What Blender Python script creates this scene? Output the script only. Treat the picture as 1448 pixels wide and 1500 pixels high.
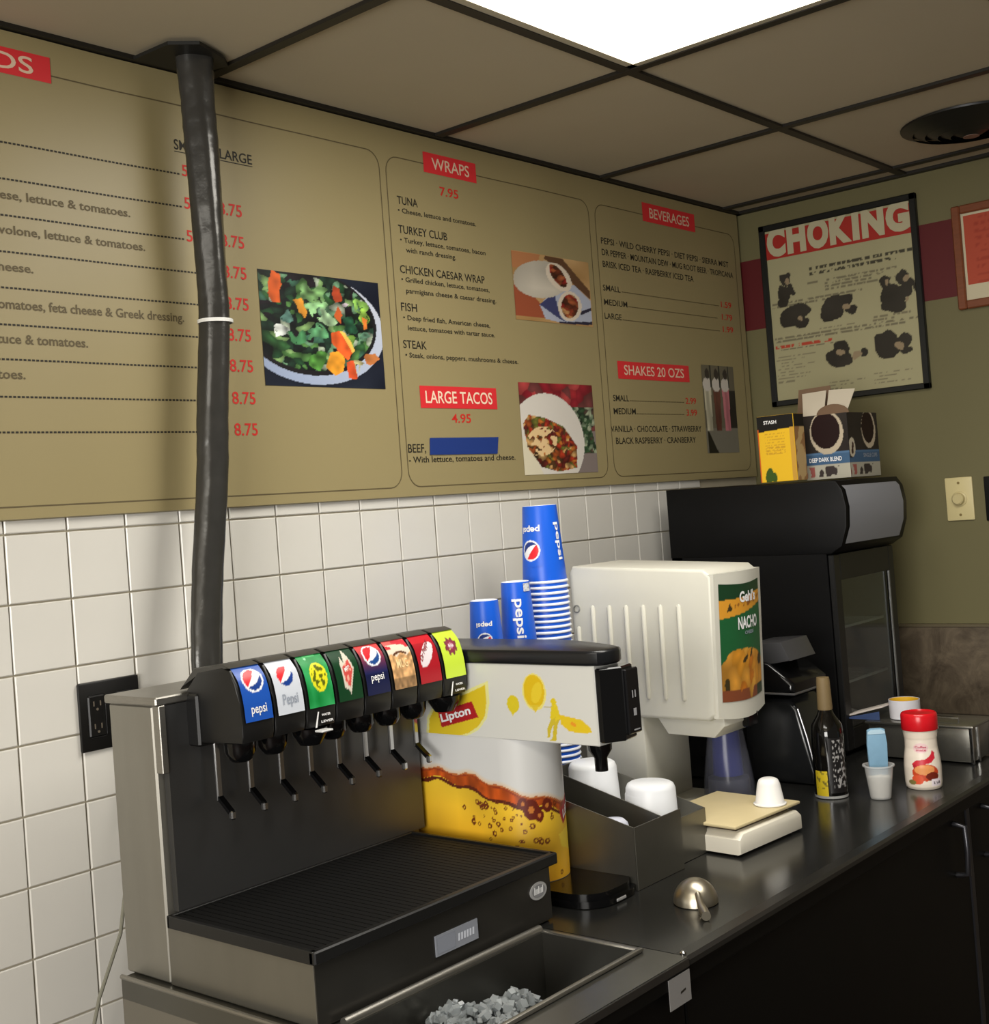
import bpy, bmesh, math, random
import numpy as np
from mathutils import Vector, Matrix
PI = math.pi
random.seed(7)
C = bpy.context.scene.collection
for o in list(bpy.data.objects): bpy.data.objects.remove(o)

# ------------------------------------------------------------------ camera
yaw, pit, rol = 0.711743, 0.016183, -0.075554
F = Vector((math.cos(yaw)*math.cos(pit), math.sin(yaw)*math.cos(pit), math.sin(pit)))
Rr = Vector((math.sin(yaw), -math.cos(yaw), 0)); Uu = Rr.cross(F)
cr, sr = math.cos(rol), math.sin(rol)
RX = cr*Rr + sr*Uu; UX = -sr*Rr + cr*Uu
cd = bpy.data.cameras.new('camera'); cam = bpy.data.objects.new('camera', cd); C.objects.link(cam)
cam.matrix_world = Matrix(((RX.x, UX.x, -F.x, 0), (RX.y, UX.y, -F.y, -1.82774), (RX.z, UX.z, -F.z, 1.528), (0, 0, 0, 1)))
cd.sensor_fit = 'VERTICAL'; cd.sensor_height = 24.0
cd.lens = 24.0*1871.8/1500
cd.shift_x = (724-697.0)/1500; cd.shift_y = -(750-718.8)/1500
cd.clip_start = 0.02
bpy.context.scene.camera = cam

# ------------------------------------------------------------------ world, lights, exposure
sc = bpy.context.scene
sc.view_settings.view_transform = 'Standard'; sc.view_settings.look = 'None'
sc.view_settings.gamma = 1; sc.view_settings.use_curve_mapping = False
sc.view_settings.exposure = 0.30
w = bpy.data.worlds.new('world'); sc.world = w; w.use_nodes = True
w.node_tree.nodes['Background'].inputs[0].default_value = (1.0, 0.93, 0.82, 1)
w.node_tree.nodes['Background'].inputs[1].default_value = 0.10
PANEL_E = 10.5
def area(name, loc, sx, sy, power, col):
    l = bpy.data.lights.new(name, 'AREA'); l.shape = 'RECTANGLE'; l.size = sx; l.size_y = sy; l.energy = power; l.color = col
    o = bpy.data.objects.new(name, l); C.objects.link(o); o.location = loc; return o
# ceiling troffers of the shop floor behind and left of the photographer
area('shop_light', (-0.1, -1.35, 2.33), 0.6, 1.2, 14, (1, 0.96, 0.88))
# soft fill added far to the left, out of frame, to brighten that side
fill_lamp = area('left_fill_light', (-2.3, -2.1, 1.45), 1.8, 1.3, 95, (1, 0.97, 0.92))
fill_lamp.rotation_euler = (Vector((0.9, 0, 1.2))-Vector((-2.3, -2.1, 1.45))).to_track_quat('-Z', 'Y').to_euler()

# ------------------------------------------------------------------ helpers
def lin(c):
    return tuple(((v/255)/12.92 if v/255 <= 0.04045 else ((v/255+0.055)/1.055)**2.4) for v in c)
MATS = {}
def mat(name, col, rough=0.5, metal=0.0, var=0.0, scale=20, bump=0.0, trans=0.0, emit=0.0, spec=0.5, coat=0.0, alpha=1.0, stretch=None, ior=1.45):
    if name in MATS: return MATS[name]
    m = bpy.data.materials.new(name); m.use_nodes = True; nt = m.node_tree; b = nt.nodes['Principled BSDF']
    c = lin(col) + (1,)
    b.inputs['Base Color'].default_value = c; b.inputs['Roughness'].default_value = rough; b.inputs['Metallic'].default_value = metal
    b.inputs['Transmission Weight'].default_value = trans; b.inputs['Specular IOR Level'].default_value = spec
    b.inputs['Coat Weight'].default_value = coat; b.inputs['Alpha'].default_value = alpha; b.inputs['IOR'].default_value = ior
    if emit:
        b.inputs['Emission Color'].default_value = c; b.inputs['Emission Strength'].default_value = emit
    tc = nt.nodes.new('ShaderNodeTexCoord'); mp = nt.nodes.new('ShaderNodeMapping'); nt.links.new(tc.outputs['Object'], mp.inputs[0])
    if stretch: mp.inputs['Scale'].default_value = stretch
    nz = nt.nodes.new('ShaderNodeTexNoise'); nz.inputs['Scale'].default_value = scale; nz.inputs['Detail'].default_value = 5
    nt.links.new(mp.outputs[0], nz.inputs['Vector'])
    if var:
        mx = nt.nodes.new('ShaderNodeMix'); mx.data_type = 'RGBA'
        mx.inputs[6].default_value = tuple(v*(1-var) for v in c[:3])+(1,); mx.inputs[7].default_value = tuple(min(1, v*(1+var)) for v in c[:3])+(1,)
        nt.links.new(nz.outputs[0], mx.inputs[0]); nt.links.new(mx.outputs[2], b.inputs['Base Color'])
    if bump:
        bp = nt.nodes.new('ShaderNodeBump'); bp.inputs['Strength'].default_value = bump; bp.inputs['Distance'].default_value = 0.002
        nt.links.new(nz.outputs[0], bp.inputs['Height']); nt.links.new(bp.outputs[0], b.inputs['Normal'])
    MATS[name] = m; return m
def attr_mat(name, rough=0.4, spec=0.4):
    if name in MATS: return MATS[name]
    m = bpy.data.materials.new(name); m.use_nodes = True; nt = m.node_tree; b = nt.nodes['Principled BSDF']
    a = nt.nodes.new('ShaderNodeAttribute'); a.attribute_name = 'Col'; nt.links.new(a.outputs['Color'], b.inputs['Base Color'])
    b.inputs['Roughness'].default_value = rough; b.inputs['Specular IOR Level'].default_value = spec
    MATS[name] = m; return m

def tag(o, label, cat, group=None, kind=None):
    o['label'] = label; o['category'] = cat
    if group: o['group'] = group
    if kind: o['kind'] = kind
    return o
def thing(name, label, cat, loc=(0, 0, 0), rotz=0, group=None):
    o = bpy.data.objects.new(name, None); C.objects.link(o); o.location = loc; o.rotation_euler = (0, 0, rotz); o.empty_display_size = 0.02
    return tag(o, label, cat, group)
class MB:
    def __init__(s): s.bm = bmesh.new()
    def box(s, x0, x1, y0, y1, z0, z1, bev=0.0, seg=1):
        v = [s.bm.verts.new(p) for p in ((x0,y0,z0),(x1,y0,z0),(x1,y1,z0),(x0,y1,z0),(x0,y0,z1),(x1,y0,z1),(x1,y1,z1),(x0,y1,z1))]
        fs = [s.bm.faces.new([v[i] for i in q]) for q in ((3,2,1,0),(4,5,6,7),(0,1,5,4),(1,2,6,5),(2,3,7,6),(3,0,4,7))]
        if bev:
            es = list({e for f in fs for e in f.edges})
            bmesh.ops.bevel(s.bm, geom=es, offset=bev, segments=seg, affect='EDGES', profile=0.5)
        return s
    def prism(s, pts, axis, a, b, bev=0.0, seg=1):
        def P(p, t):
            return (t, p[0], p[1]) if axis == 'x' else ((p[0], t, p[1]) if axis == 'y' else (p[0], p[1], t))
        n = len(pts); v0 = [s.bm.verts.new(P(p, a)) for p in pts]; v1 = [s.bm.verts.new(P(p, b)) for p in pts]
        fs = [s.bm.faces.new(v0[::-1]), s.bm.faces.new(v1)]
        for i in range(n): fs.append(s.bm.faces.new((v0[i], v0[(i+1) % n], v1[(i+1) % n], v1[i])))
        if bev:
            es = list({e for f in fs[:2] for e in f.edges})
            bmesh.ops.bevel(s.bm, geom=es, offset=bev, segments=seg, affect='EDGES', profile=0.5)
        return s
    def lathe(s, prof, c=(0, 0, 0), n=32, cap0=True, cap1=True, M=None):
        rings = []
        for r, z in prof:
            ring = []
            for i in range(n):
                a = 2*PI*i/n; p = Vector((r*math.cos(a), r*math.sin(a), z))
                if M: p = M @ p
                ring.append(s.bm.verts.new(p+Vector(c)))
            rings.append(ring)
        for k in range(len(rings)-1):
            for i in range(n):
                s.bm.faces.new((rings[k][i], rings[k][(i+1) % n], rings[k+1][(i+1) % n], rings[k+1][i]))
        if cap0: s.bm.faces.new(rings[0][::-1])
        if cap1: s.bm.faces.new(rings[-1])
        return s
    def tube(s, pts, rad, n=12, cap=True, flat=None):
        pts = [Vector(p) for p in pts]; rings = []
        rad = rad if isinstance(rad, (list, tuple)) else [rad]*len(pts)
        ref = None
        for i, p in enumerate(pts):
            t = (pts[min(i+1, len(pts)-1)]-pts[max(i-1, 0)]).normalized()
            if ref is None: ref = Vector((1, 0, 0)) if abs(t.x) < 0.9 else Vector((0, 1, 0))
            u = (ref-t*ref.dot(t)).normalized(); ref = u; v = t.cross(u); ring = []
            for k in range(n):
                a = 2*PI*k/n; ring.append(s.bm.verts.new(p+u*math.cos(a)*rad[i]+v*math.sin(a)*rad[i]))
            rings.append(ring)
        for k in range(len(rings)-1):
            for i in range(n): s.bm.faces.new((rings[k][i], rings[k][(i+1) % n], rings[k+1][(i+1) % n], rings[k+1][i]))
        if cap: s.bm.faces.new(rings[0][::-1]); s.bm.faces.new(rings[-1])
        return s
    def face(s, pts):
        s.bm.faces.new([s.bm.verts.new(p) for p in pts]); return s
    def xf(s, M):
        s.bm.transform(M); return s
    def build(s, name, m, parent=None, smooth=False, autosmooth=True):
        bmesh.ops.recalc_face_normals(s.bm, faces=s.bm.faces)
        me = bpy.data.meshes.new(name)
        if smooth:
            for f in s.bm.faces: f.smooth = True
            for e in s.bm.edges:
                if len(e.link_faces) == 2 and e.calc_face_angle(0) > math.radians(38): e.smooth = False
        s.bm.to_mesh(me); s.bm.free()
        me.materials.append(m)
        o = bpy.data.objects.new(name, me); C.objects.link(o)
        if parent: o.parent = parent
        return o
def copy_thing(r, loc=None, label=None):
    c = r.copy(); C.objects.link(c)
    if loc is not None: c.location = loc
    if label: c['label'] = label
    for ch in list(r.children):
        d = ch.copy(); C.objects.link(d); d.parent = c
        for g in list(ch.children):
            e = g.copy(); C.objects.link(e); e.parent = d
    return c

# text -> flat mesh data, mapped on a surface
_tc = {}
def glyphs(s, off):
    k = (s, off)
    if k in _tc: return _tc[k]
    cu = bpy.data.curves.new('t', 'FONT'); cu.body = s; cu.resolution_u = 4 if len(s) < 14 else 2; cu.offset = off; cu.fill_mode = 'FRONT'
    ob = bpy.data.objects.new('t', cu); C.objects.link(ob)
    dg = bpy.context.evaluated_depsgraph_get(); me = bpy.data.meshes.new_from_object(ob.evaluated_get(dg))
    vs = [tuple(v.co) for v in me.vertices]; fs = [tuple(p.vertices) for p in me.polygons]
    bpy.data.objects.remove(ob); bpy.data.curves.remove(cu); bpy.data.meshes.remove(me)
    _tc[k] = (vs, fs); return vs, fs
CAP = 0.729
def lettering(items, M, m, parent, name='lettering', off=0.01, top=False):
    """items (text, u, v of baseline start, width, cap height[, angle]); M maps (u, v) to a point"""
    cap = max(v[1] for v in glyphs('H', 0)[0]); o = None
    for it in items:
        s, u0, v0, wd, ch = it[:5]; ang = it[5] if len(it) > 5 else 0
        vs, fs = glyphs(s, off)
        if not vs: continue
        x0 = min(v[0] for v in vs); x1 = max(v[0] for v in vs); V = []
        ca, sa = math.cos(ang), math.sin(ang)
        for v in vs:
            a = (v[0]-x0)/(x1-x0)*wd; h = v[1]/cap*ch
            V.append(M(u0+a*ca-h*sa, v0+a*sa+h*ca))
        me = bpy.data.meshes.new(name); me.from_pydata(V, [], fs); me.materials.append(m)
        o = bpy.data.objects.new(name, me); C.objects.link(o)
        if parent: o.parent = parent
    return o
def flat(rects, M, m, parent, name='print', n=1):
    """rects: polygons in (u, v)"""
    V, Fc = [], []
    for r in rects:
        b = len(V); V += [M(u, v) for u, v in r]; Fc.append(tuple(range(b, b+len(r))))
    me = bpy.data.meshes.new(name); me.from_pydata(V, [], Fc); me.materials.append(m)
    o = bpy.data.objects.new(name, me); C.objects.link(o)
    if parent: o.parent = parent
    if len(rects) > 5: o['kind'] = 'stuff'
    return o
def raster(name, fn, M, nu, nv, m, parent):
    """flat print: a grid of points coloured by fn(U, V) in sRGB 0..255; M maps (0..1, 0..1) to a point"""
    u = np.linspace(0, 1, nu); v = np.linspace(0, 1, nv); U, V = np.meshgrid(u, v)
    rgb = np.clip(fn(U, V), 0, 255)/255.0
    rgb = np.where(rgb <= 0.04045, rgb/12.92, ((rgb+0.055)/1.055)**2.4).reshape(-1, 3)
    P = [M(float(a), float(b)) for a, b in zip(U.ravel(), V.ravel())]
    Fc = [(j*nu+i, j*nu+i+1, (j+1)*nu+i+1, (j+1)*nu+i) for j in range(nv-1) for i in range(nu-1)]
    me = bpy.data.meshes.new(name); me.from_pydata(P, [], Fc)
    ca = me.color_attributes.new('Col', 'FLOAT_COLOR', 'POINT')
    ca.data.foreach_set('color', np.concatenate([rgb, np.ones((len(rgb), 1))], 1).astype(np.float32).ravel())
    me.materials.append(m); me.polygons.foreach_set('use_smooth', [True]*len(Fc))
    o = bpy.data.objects.new(name, me); C.objects.link(o)
    if parent: o.parent = parent
    return o
# painting helpers on U,V grids
def paint(img, mask, col):
    img[mask] = col; return img
def ell(U, V, cu, cv, ru, rv, a=0):
    x, y = U-cu, V-cv; c, s = math.cos(a), math.sin(a); return ((x*c+y*s)/ru)**2+((-x*s+y*c)/rv)**2 < 1
def poly(U, V, pts):
    ins = np.zeros(U.shape, bool); n = len(pts)
    for i in range(n):
        (x1, y1), (x2, y2) = pts[i], pts[(i+1) % n]
        if y1 == y2: continue
        ins ^= ((y1 > V) != (y2 > V)) & (U < (x2-x1)*(V-y1)/(y2-y1)+x1)
    return ins
def base(U, col): return np.ones(U.shape+(3,))*np.array(col, float)
def blobs(U, V, rs, n, cols, region=None, shade=0.55):
    """cellular patchwork of coloured pieces"""
    cu, cv = rs.rand(n), rs.rand(n); pick = rs.randint(0, len(cols), n); an = rs.rand(n)*3; st = 0.6+rs.rand(n)
    best = np.full(U.shape, 9.); idx = np.zeros(U.shape, int)
    for k in range(n):
        c, s = math.cos(an[k]), math.sin(an[k]); x, y = U-cu[k], V-cv[k]
        d = ((x*c+y*s)*st[k])**2+((-x*s+y*c)/st[k])**2
        q = d < best; best[q] = d[q]; idx[q] = k
    img = np.array(cols, float)[pick][idx]; r = math.sqrt(1.0/n)
    f = 1-shade*np.clip(np.sqrt(best)/r, 0, 1)
    return img*f[..., None]
def noise(U, V, fu, fv, seed):
    rs = np.random.RandomState(seed); g = rs.rand(int(fv)+3, int(fu)+3)
    x = U*fu; y = V*fv; i = x.astype(int); j = y.astype(int); a = x-i; b = y-j
    return (g[j, i]*(1-a)+g[j, i+1]*a)*(1-b)+(g[j+1, i]*(1-a)+g[j+1, i+1]*a)*b

# ------------------------------------------------------------------ materials
steel = mat('brushed_steel', (150, 147, 140), 0.36, 0.9, 0.12, 60, 0.05, stretch=(1, 1, 8))
steel_dark = mat('worn_dark_steel', (96, 95, 92), 0.26, 0.85, 0.25, 14, 0.03)
top_m = mat('worktop_steel', (64, 64, 62), 0.2, 0.75, 0.3, 9, 0.04)
black = mat('black_plastic', (18, 18, 18), 0.42, var=0.15)
black_gloss = mat('black_gloss_plastic', (10, 10, 11), 0.14)
black_matte = mat('black_laminate', (8, 8, 7), 0.5, spec=.2, var=0.2, scale=8)
chrome = mat('chrome', (205, 205, 205), 0.12, 1.0)
white_pl = mat('white_plastic', (206, 204, 192), 0.4, var=0.03)
white_pap = mat('white_paper', (232, 232, 232), 0.6)
printm = attr_mat('colour_print', 0.38)
printmatte = attr_mat('colour_print_matte', 0.55, 0.25)
ink = mat('ink_black', (34, 30, 22), 0.6)
ink_soft = mat('ink_brown', (92, 80, 54), 0.6)
ink_red = mat('ink_red', (196, 38, 30), 0.6)
red_box = mat('ink_red_box', (216, 46, 52), 0.5)
cream = mat('ink_cream', (226, 196, 170), 0.6)
inkw = mat('ink_white', (240, 240, 240), 0.5)
inkg = mat('ink_grey', (150, 158, 172), 0.5)

# ================================================================== SETTING
TILE = 0.108; TX = 1.00747; TZ = 1.5462; XB = 3.382; CZ = 2.341
def struct(o): o['kind'] = 'structure'; return o
wl = struct(MB().box(-2.6, XB+0.1, 0.003, 0.1, 0, 2.5).build('wall_left', mat('grout', (172, 163, 142), 0.85, var=0.1)))
tile_m = mat('glazed_white_tile', (214, 211, 203), 0.22, var=0.035, scale=9, bump=0.12)
def tile_mesh(wd, ht):
    b = bmesh.new(); x, z = wd/2, ht/2; c = 0.0016; d = 0.0016
    q = [(-x, 0.002, -z), (x, 0.002, -z), (x, 0.002, z), (-x, 0.002, z)]
    r = [(-x, -0.001+d*.6, -z), (x, -0.001+d*.6, -z), (x, -0.001+d*.6, z), (-x, -0.001+d*.6, z)]
    p = [(-x+c, -0.0016, -z+c), (x-c, -0.0016, -z+c), (x-c, -0.0016, z-c), (-x+c, -0.0016, z-c)]
    R = [[b.verts.new(v) for v in k] for k in (q, r, p)]
    for k in range(2):
        for i in range(4): b.faces.new((R[k][i], R[k][(i+1) % 4], R[k+1][(i+1) % 4], R[k+1][i]))
    b.faces.new(R[2]); bmesh.ops.recalc_face_normals(b, faces=b.faces)
    me = bpy.data.meshes.new('tile'); b.to_mesh(me); b.free(); me.materials.append(tile_m); return me
tm = tile_mesh(TILE-0.0028, TILE-0.0028); tms = tile_mesh(TILE-0.0028, 0.026)
for c in range(-2, 19):
    for r in range(-1, 9):
        o = bpy.data.objects.new('tile', tms if r < 0 else tm); C.objects.link(o); o.parent = wl
        z = TZ-(r+0.5)*TILE if r >= 0 else TZ+0.0145
        o.location = (TX+(c+0.5)*TILE+random.uniform(-.0004, .0004), random.uniform(-.0003, .0003), z)
        o.rotation_euler = (random.uniform(-.004, .004), 0, random.uniform(-.004, .004))

wb = struct(MB().box(XB, XB+0.1, -3.4, 0.003, 0, 2.5).build('wall_back', mat('olive_paint', (108, 102, 68), 0.6, var=0.05, scale=3, bump=0.1)))
MB().box(XB-0.0012, XB, -3.4, -0.0, 1.996, 2.2).build('painted_stripe', mat('maroon_paint', (88, 14, 18), 0.55), wb)
# laminate splashback and its cap
lam = bpy.data.materials.new('stone_laminate'); lam.use_nodes = True
nt = lam.node_tree; bb = nt.nodes['Principled BSDF']; bb.inputs['Roughness'].default_value = 0.4
n1 = nt.nodes.new('ShaderNodeTexNoise'); n1.inputs['Scale'].default_value = 9; n1.inputs['Detail'].default_value = 9; n1.inputs['Roughness'].default_value = 0.7; n1.inputs['Distortion'].default_value = 1.2
rp = nt.nodes.new('ShaderNodeValToRGB'); e = rp.color_ramp.elements
e[0].position = 0.3; e[0].color = lin((50, 40, 30))+(1,); e[1].position = 0.72; e[1].color = lin((124, 110, 90))+(1,)
tcn = nt.nodes.new('ShaderNodeTexCoord'); nt.links.new(tcn.outputs['Object'], n1.inputs['Vector']); nt.links.new(n1.outputs[0], rp.inputs[0]); nt.links.new(rp.outputs[0], bb.inputs['Base Color'])
MB().box(XB-0.012, XB, -3.4, 0, 0.0, 1.13, 0.001).build('splashback_panel', lam, wb)
MB().box(XB-0.016, XB, -3.4, 0, 1.128, 1.136, 0.001).build('splashback_cap', mat('taupe_trim', (98, 88, 66), 0.5), wb)
for yy in (-0.86, -1.9): MB().box(XB-0.0135, XB-0.011, yy-0.003, yy+0.003, 0.0, 1.128).build('splashback_joint', mat('taupe_trim', (98, 88, 66)), wb)

fl = struct(MB().box(-2.6, XB, -3.4, 0.003, -0.1, 0).build('floor', mat('quarry_floor', (70, 52, 42), 0.5, var=0.25, scale=5)))
ce = struct(MB().box(-2.6, XB+0.1, -3.4, 0.1, CZ+0.03, CZ+0.12).build('ceiling', mat('ceiling_deck', (60, 56, 50), 0.8)))
ctm = mat('ceiling_tile_board', (186, 175, 150), 0.9, var=0.06, scale=4, bump=0.15)
grid_m = mat('dark_ceiling_grid', (30, 27, 22), 0.5)
NX = 1.4488; MOD = 0.61; NY = 0.5139
xs = [NX+MOD*k for k in range(-6, 4)]; ys = [-NY-MOD*k for k in range(0, 5)]
xe = [-2.6]+xs+[XB]; ye = [0.0]+ys+[-3.4]
LIGHTC = (NX, NX+MOD)
for i in range(len(xe)-1):
    for j in range(len(ye)-1):
        x0, x1 = xe[i], xe[i+1]; y1, y0 = ye[j], ye[j+1]
        if x1-x0 < 0.03 or y1-y0 < 0.03: continue
        if abs(x0-NX) < .01 and j in (1, 2): continue   # light fixture bay
        MB().box(x0+.004, x1-.004, y0+.004, y1-.004, CZ+0.004, CZ+0.018, 0.002).build('ceiling_tile', ctm, ce)
for x in xs: MB().box(x-.0115, x+.0115, -3.4, 0, CZ-.003, CZ+.004, 0.0008).build('grid_runner', grid_m, ce)
for y in ys: MB().box(-2.6, XB, y-.0115, y+.0115, CZ-.0025, CZ+.0035, 0.0008).build('grid_runner', grid_m, ce)
MB().box(-2.6, XB, -.022, 0.0, CZ-.004, CZ+.004).build('wall_angle', grid_m, ce)
MB().box(XB-.022, XB, -3.4, 0, CZ-.004, CZ+.004).build('wall_angle', grid_m, ce)

# lit troffer
lf = thing('ceiling_light', 'bright white square-edged light panel set in the black ceiling grid', 'ceiling light', (NX+MOD/2, -NY-MOD, CZ))
hx, hy = MOD/2-.0115, MOD-.0115
fr = MB(); fr.box(-hx, -hx+.016, -hy, hy, -.001, .03); fr.box(hx-.016, hx, -hy, hy, -.001, .03); fr.box(-hx, hx, hy-.016, hy, -.001, .03); fr.box(-hx, hx, -hy, -hy+.016, -.001, .03)
fr.build('light_frame', mat('fixture_enamel', (190, 182, 160), 0.5), lf)
MB().face([(-hx+.014, -hy+.014, .006), (-hx+.014, hy-.014, .006), (hx-.014, hy-.014, .006), (hx-.014, -hy+.014, .006)]).build('diffuser', mat('lit_diffuser', (255, 251, 242), 0.5, emit=PANEL_E), lf)
# round ceiling diffuser
vt = thing('ceiling_vent', 'black round ceiling air vent near the back wall', 'vent', (3.02, -0.815, CZ))
m = MB()
for k, (r, h) in enumerate(((.155, .001), (.128, -.006), (.100, -.011), (.072, -.015), (.044, -.018))):
    m = MB(); m.lathe([(r-.026, h-.012), (r-.003, h), (r, h+.001), (r-.001, h-.003), (r-.027, h-.015)], n=40, cap0=False, cap1=False)
    m.build('vent_ring', black, vt, True)
MB().lathe([(.15, .006), (.15, .003)], n=40).build('vent_backing', mat('vent_shadow', (12, 11, 10), 0.7), vt)
MB().lathe([(.018, -.034), (.018, -.02), (.012, 0.0)], n=24).build('vent_hub', mat('vent_hub_tan', (120, 96, 84), 0.5), vt, True)

# ================================================================== MENU BOARD
mb = thing('menu_board', 'long tan menu board printed with salads, wraps, tacos and drinks above the tiles', 'menu board', (0, 0, 0))
board_m = mat('tan_menu_vinyl', (150, 137, 98), 0.42, var=0.03, scale=3)
nseg = 120
bmm = bmesh.new()
def wave(x): return -0.011-0.0022*(0.5+0.5*math.sin(x*19))*(0.5+0.5*math.sin(x*5.3+1))
def WY(x, z): return wave(x)
X0, X1 = -0.6, 3.362
cols_ = []
for i in range(nseg+1):
    x = X0+(X1-X0)*i/nseg
    cols_.append([bmm.verts.new((x, -0.0022, 1.567)), bmm.verts.new((x, wave(x), 1.569)), bmm.verts.new((x, wave(x), CZ-.006)), bmm.verts.new((x, -0.0022, CZ-.006))])
for i in range(nseg):
    a, b = cols_[i], cols_[i+1]
    for k in range(4): bmm.faces.new((a[k], a[(k+1) % 4], b[(k+1) % 4], b[k]))
bmm.faces.new(cols_[0]); bmm.faces.new(cols_[-1][::-1])
t_ = MB(); t_.bm.free(); t_.bm = bmm; t_.build('board_panel', board_m, mb, True)
def MW(off): return lambda u, v: (u, wave(u)-off, v)
W1 = MW(.0006); W2 = MW(.0010); W3 = MW(.0014)
# printed outlines with rounded corners
def outline(x0, x1, z0, z1, r=0.035, t=0.0022):
    def loop(d):
        P = []
        for cx, cz, a0 in ((x1-r, z1-r, 0), (x0+r, z1-r, 90), (x0+r, z0+r, 180), (x1-r, z0+r, 270)):
            for k in range(7):
                a = math.radians(a0+15*k); P.append((cx+(r-d)*math.cos(a), cz+(r-d)*math.sin(a)))
        Q = []
        for i in range(len(P)):
            a, b = P[i], P[(i+1) % len(P)]; n = max(1, int(math.hypot(b[0]-a[0], b[1]-a[1])/.03))
            for j in range(n): Q.append((a[0]+(b[0]-a[0])*j/n, a[1]+(b[1]-a[1])*j/n))
        return Q
    A, B = loop(0), loop(t); n = min(len(A), len(B)); L = []
    # resample the inner loop onto the outer one
    for i in range(len(A)):
        j = (i+1) % len(A)
        def inn(p):
            cx = min(max(p[0], x0+r), x1-r); cz = min(max(p[1], z0+r), z1-r); dx, dz = p[0]-cx, p[1]-cz; l = math.hypot(dx, dz) or 1
            return (p[0]-dx/l*t, p[1]-dz/l*t)
        L.append([A[i], A[j], inn(A[j]), inn(A[i])])
    return L
for q in (outline(-0.5, 1.880, 1.587, 2.280), outline(1.897, 2.612, 1.587, 2.277), outline(2.636, 3.335, 1.587, 2.275)): flat(q, W1, ink_soft, mb, 'printed_outline')
# red header boxes
def rect(a, b, c, d): return [(a, c), (b, c), (b, d), (a, d)]
heads = [rect(0.86, 1.136, 2.266, 2.308), rect(2.014, 2.186, 2.258, 2.302), rect(1.950, 2.199, 1.752, 1.799), rect(2.857, 3.12, 2.257, 2.307), rect(2.684, 3.028, 1.835, 1.88)]
for h in heads: flat([q for q in [[(h[0][0]+(h[1][0]-h[0][0])*k/4, h[0][1]), (h[0][0]+(h[1][0]-h[0][0])*(k+1)/4, h[0][1]), (h[0][0]+(h[1][0]-h[0][0])*(k+1)/4, h[2][1]), (h[0][0]+(h[1][0]-h[0][0])*k/4, h[2][1])] for k in range(4)]], W2, red_box, mb, 'red_heading_box')
lettering([('SALADS', 0.89, 2.274, 0.215, .026), ('WRAPS', 2.040, 2.268, 0.122, .024), ('BEVERAGES', 2.89, 2.269, 0.20, .026), ('SHAKES 20 OZS', 2.712, 1.846, 0.288, .024)], W3, cream, mb, 'heading_lettering')
lettering([('LARGE TACOS', 1.966, 1.763, 0.217, .025)], W3, mat('ink_pale', (240, 214, 188), 0.6), mb, 'heading_lettering')
# dotted leaders of the first panel
dots = []
for z, xe_ in ((2.1545, 1.375), (2.0968, 1.376), (2.0395, 1.372), (1.9823, 1.404), (1.926, 1.405), (1.8685, 1.401), (1.8145, 1.397), (1.7565, 1.391), (1.7015, 1.384)):
    x = -0.3
    while x < xe_: dots.append(rect(x, x+.0048, z, z+.0030)); x += .0072
flat(dots, W1, ink, mb, 'dotted_leader')
T1 = [('Tomatoes, onions, peppers, cheese, lettuce & tomatoes.', 0.72, 2.067, 0.549, .0135), ('Turkey, ham, provolone, lettuce & tomatoes.', 0.86, 2.012, 0.434, .0135),
      ('Chicken, tomatoes & cheese.', 0.80, 1.954, 0.281, .0135), ('Lettuce, tomatoes, feta cheese & Greek dressing.', 0.935, 1.895, 0.428, .0145),
      ('Grilled chicken, lettuce & tomatoes.', 0.84, 1.841, 0.33, .0145), ('Lettuce & tomatoes.', 0.86, 1.786, 0.195, .0145)]
lettering(T1, W1, ink_soft, mb, 'item_lettering', 0.02)
lettering([('SMALL', 1.368, 2.199, 0.065, .0175), ('LARGE', 1.468, 2.199, 0.075, .0175)], W1, ink, mb, 'item_lettering')
flat([rect(1.368, 1.433, 2.1945, 2.196), rect(1.468, 1.543, 2.1945, 2.196)], W1, ink, mb, 'underline')
pr_ = []
for z in (2.0965, 2.0385, 1.982, 1.925, 1.868, 1.812, 1.7535, 1.6965): pr_.append(('8.75', 1.4560, z, 0.054, .0215))
for z in (2.154, 2.0965, 2.0385): pr_.append(('5.50', 1.381, z, 0.052, .0195))
lettering(pr_, W1, ink_red, mb, 'price_lettering')
T2 = [('TUNA', 1.925, 2.178, .062, .0165), ('TURKEY CLUB', 1.922, 2.117, .151, .0165), ('CHICKEN CAESAR WRAP', 1.918, 2.033, .271, .0165), ('FISH', 1.913, 1.954, .048, .0165), ('STEAK', 1.911, 1.876, .071, .0165), ('BEEF,', 1.902, 1.659, .054, .0175)]
lettering(T2, W1, ink, mb, 'item_lettering', 0.008)
T3 = [('• Cheese, lettuce and tomatoes.', 1.925, 2.160, .248, .010), ('• Turkey, lettuce, tomatoes, bacon', 1.925, 2.098, .274, .010), ('with ranch dressing.', 1.941, 2.078, .156, .010),
      ('• Grilled chicken, lettuce, tomatoes,', 1.920, 2.015, .283, .010), ('parmigiana cheese & caesar dressing.', 1.932, 1.992, .292, .010), ('• Deep fried fish, American cheese,', 1.917, 1.935, .279, .010),
      ('lettuce, tomatoes with tartar sauce.', 1.929, 1.914, .281, .010), ('• Steak, onions, peppers, mushrooms & cheese.', 1.915, 1.857, .371, .010), ('- With lettuce, tomatoes and cheese.', 1.902, 1.638, .348, .0125)]
lettering(T3, W1, ink, mb, 'item_lettering', 0.012)
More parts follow.
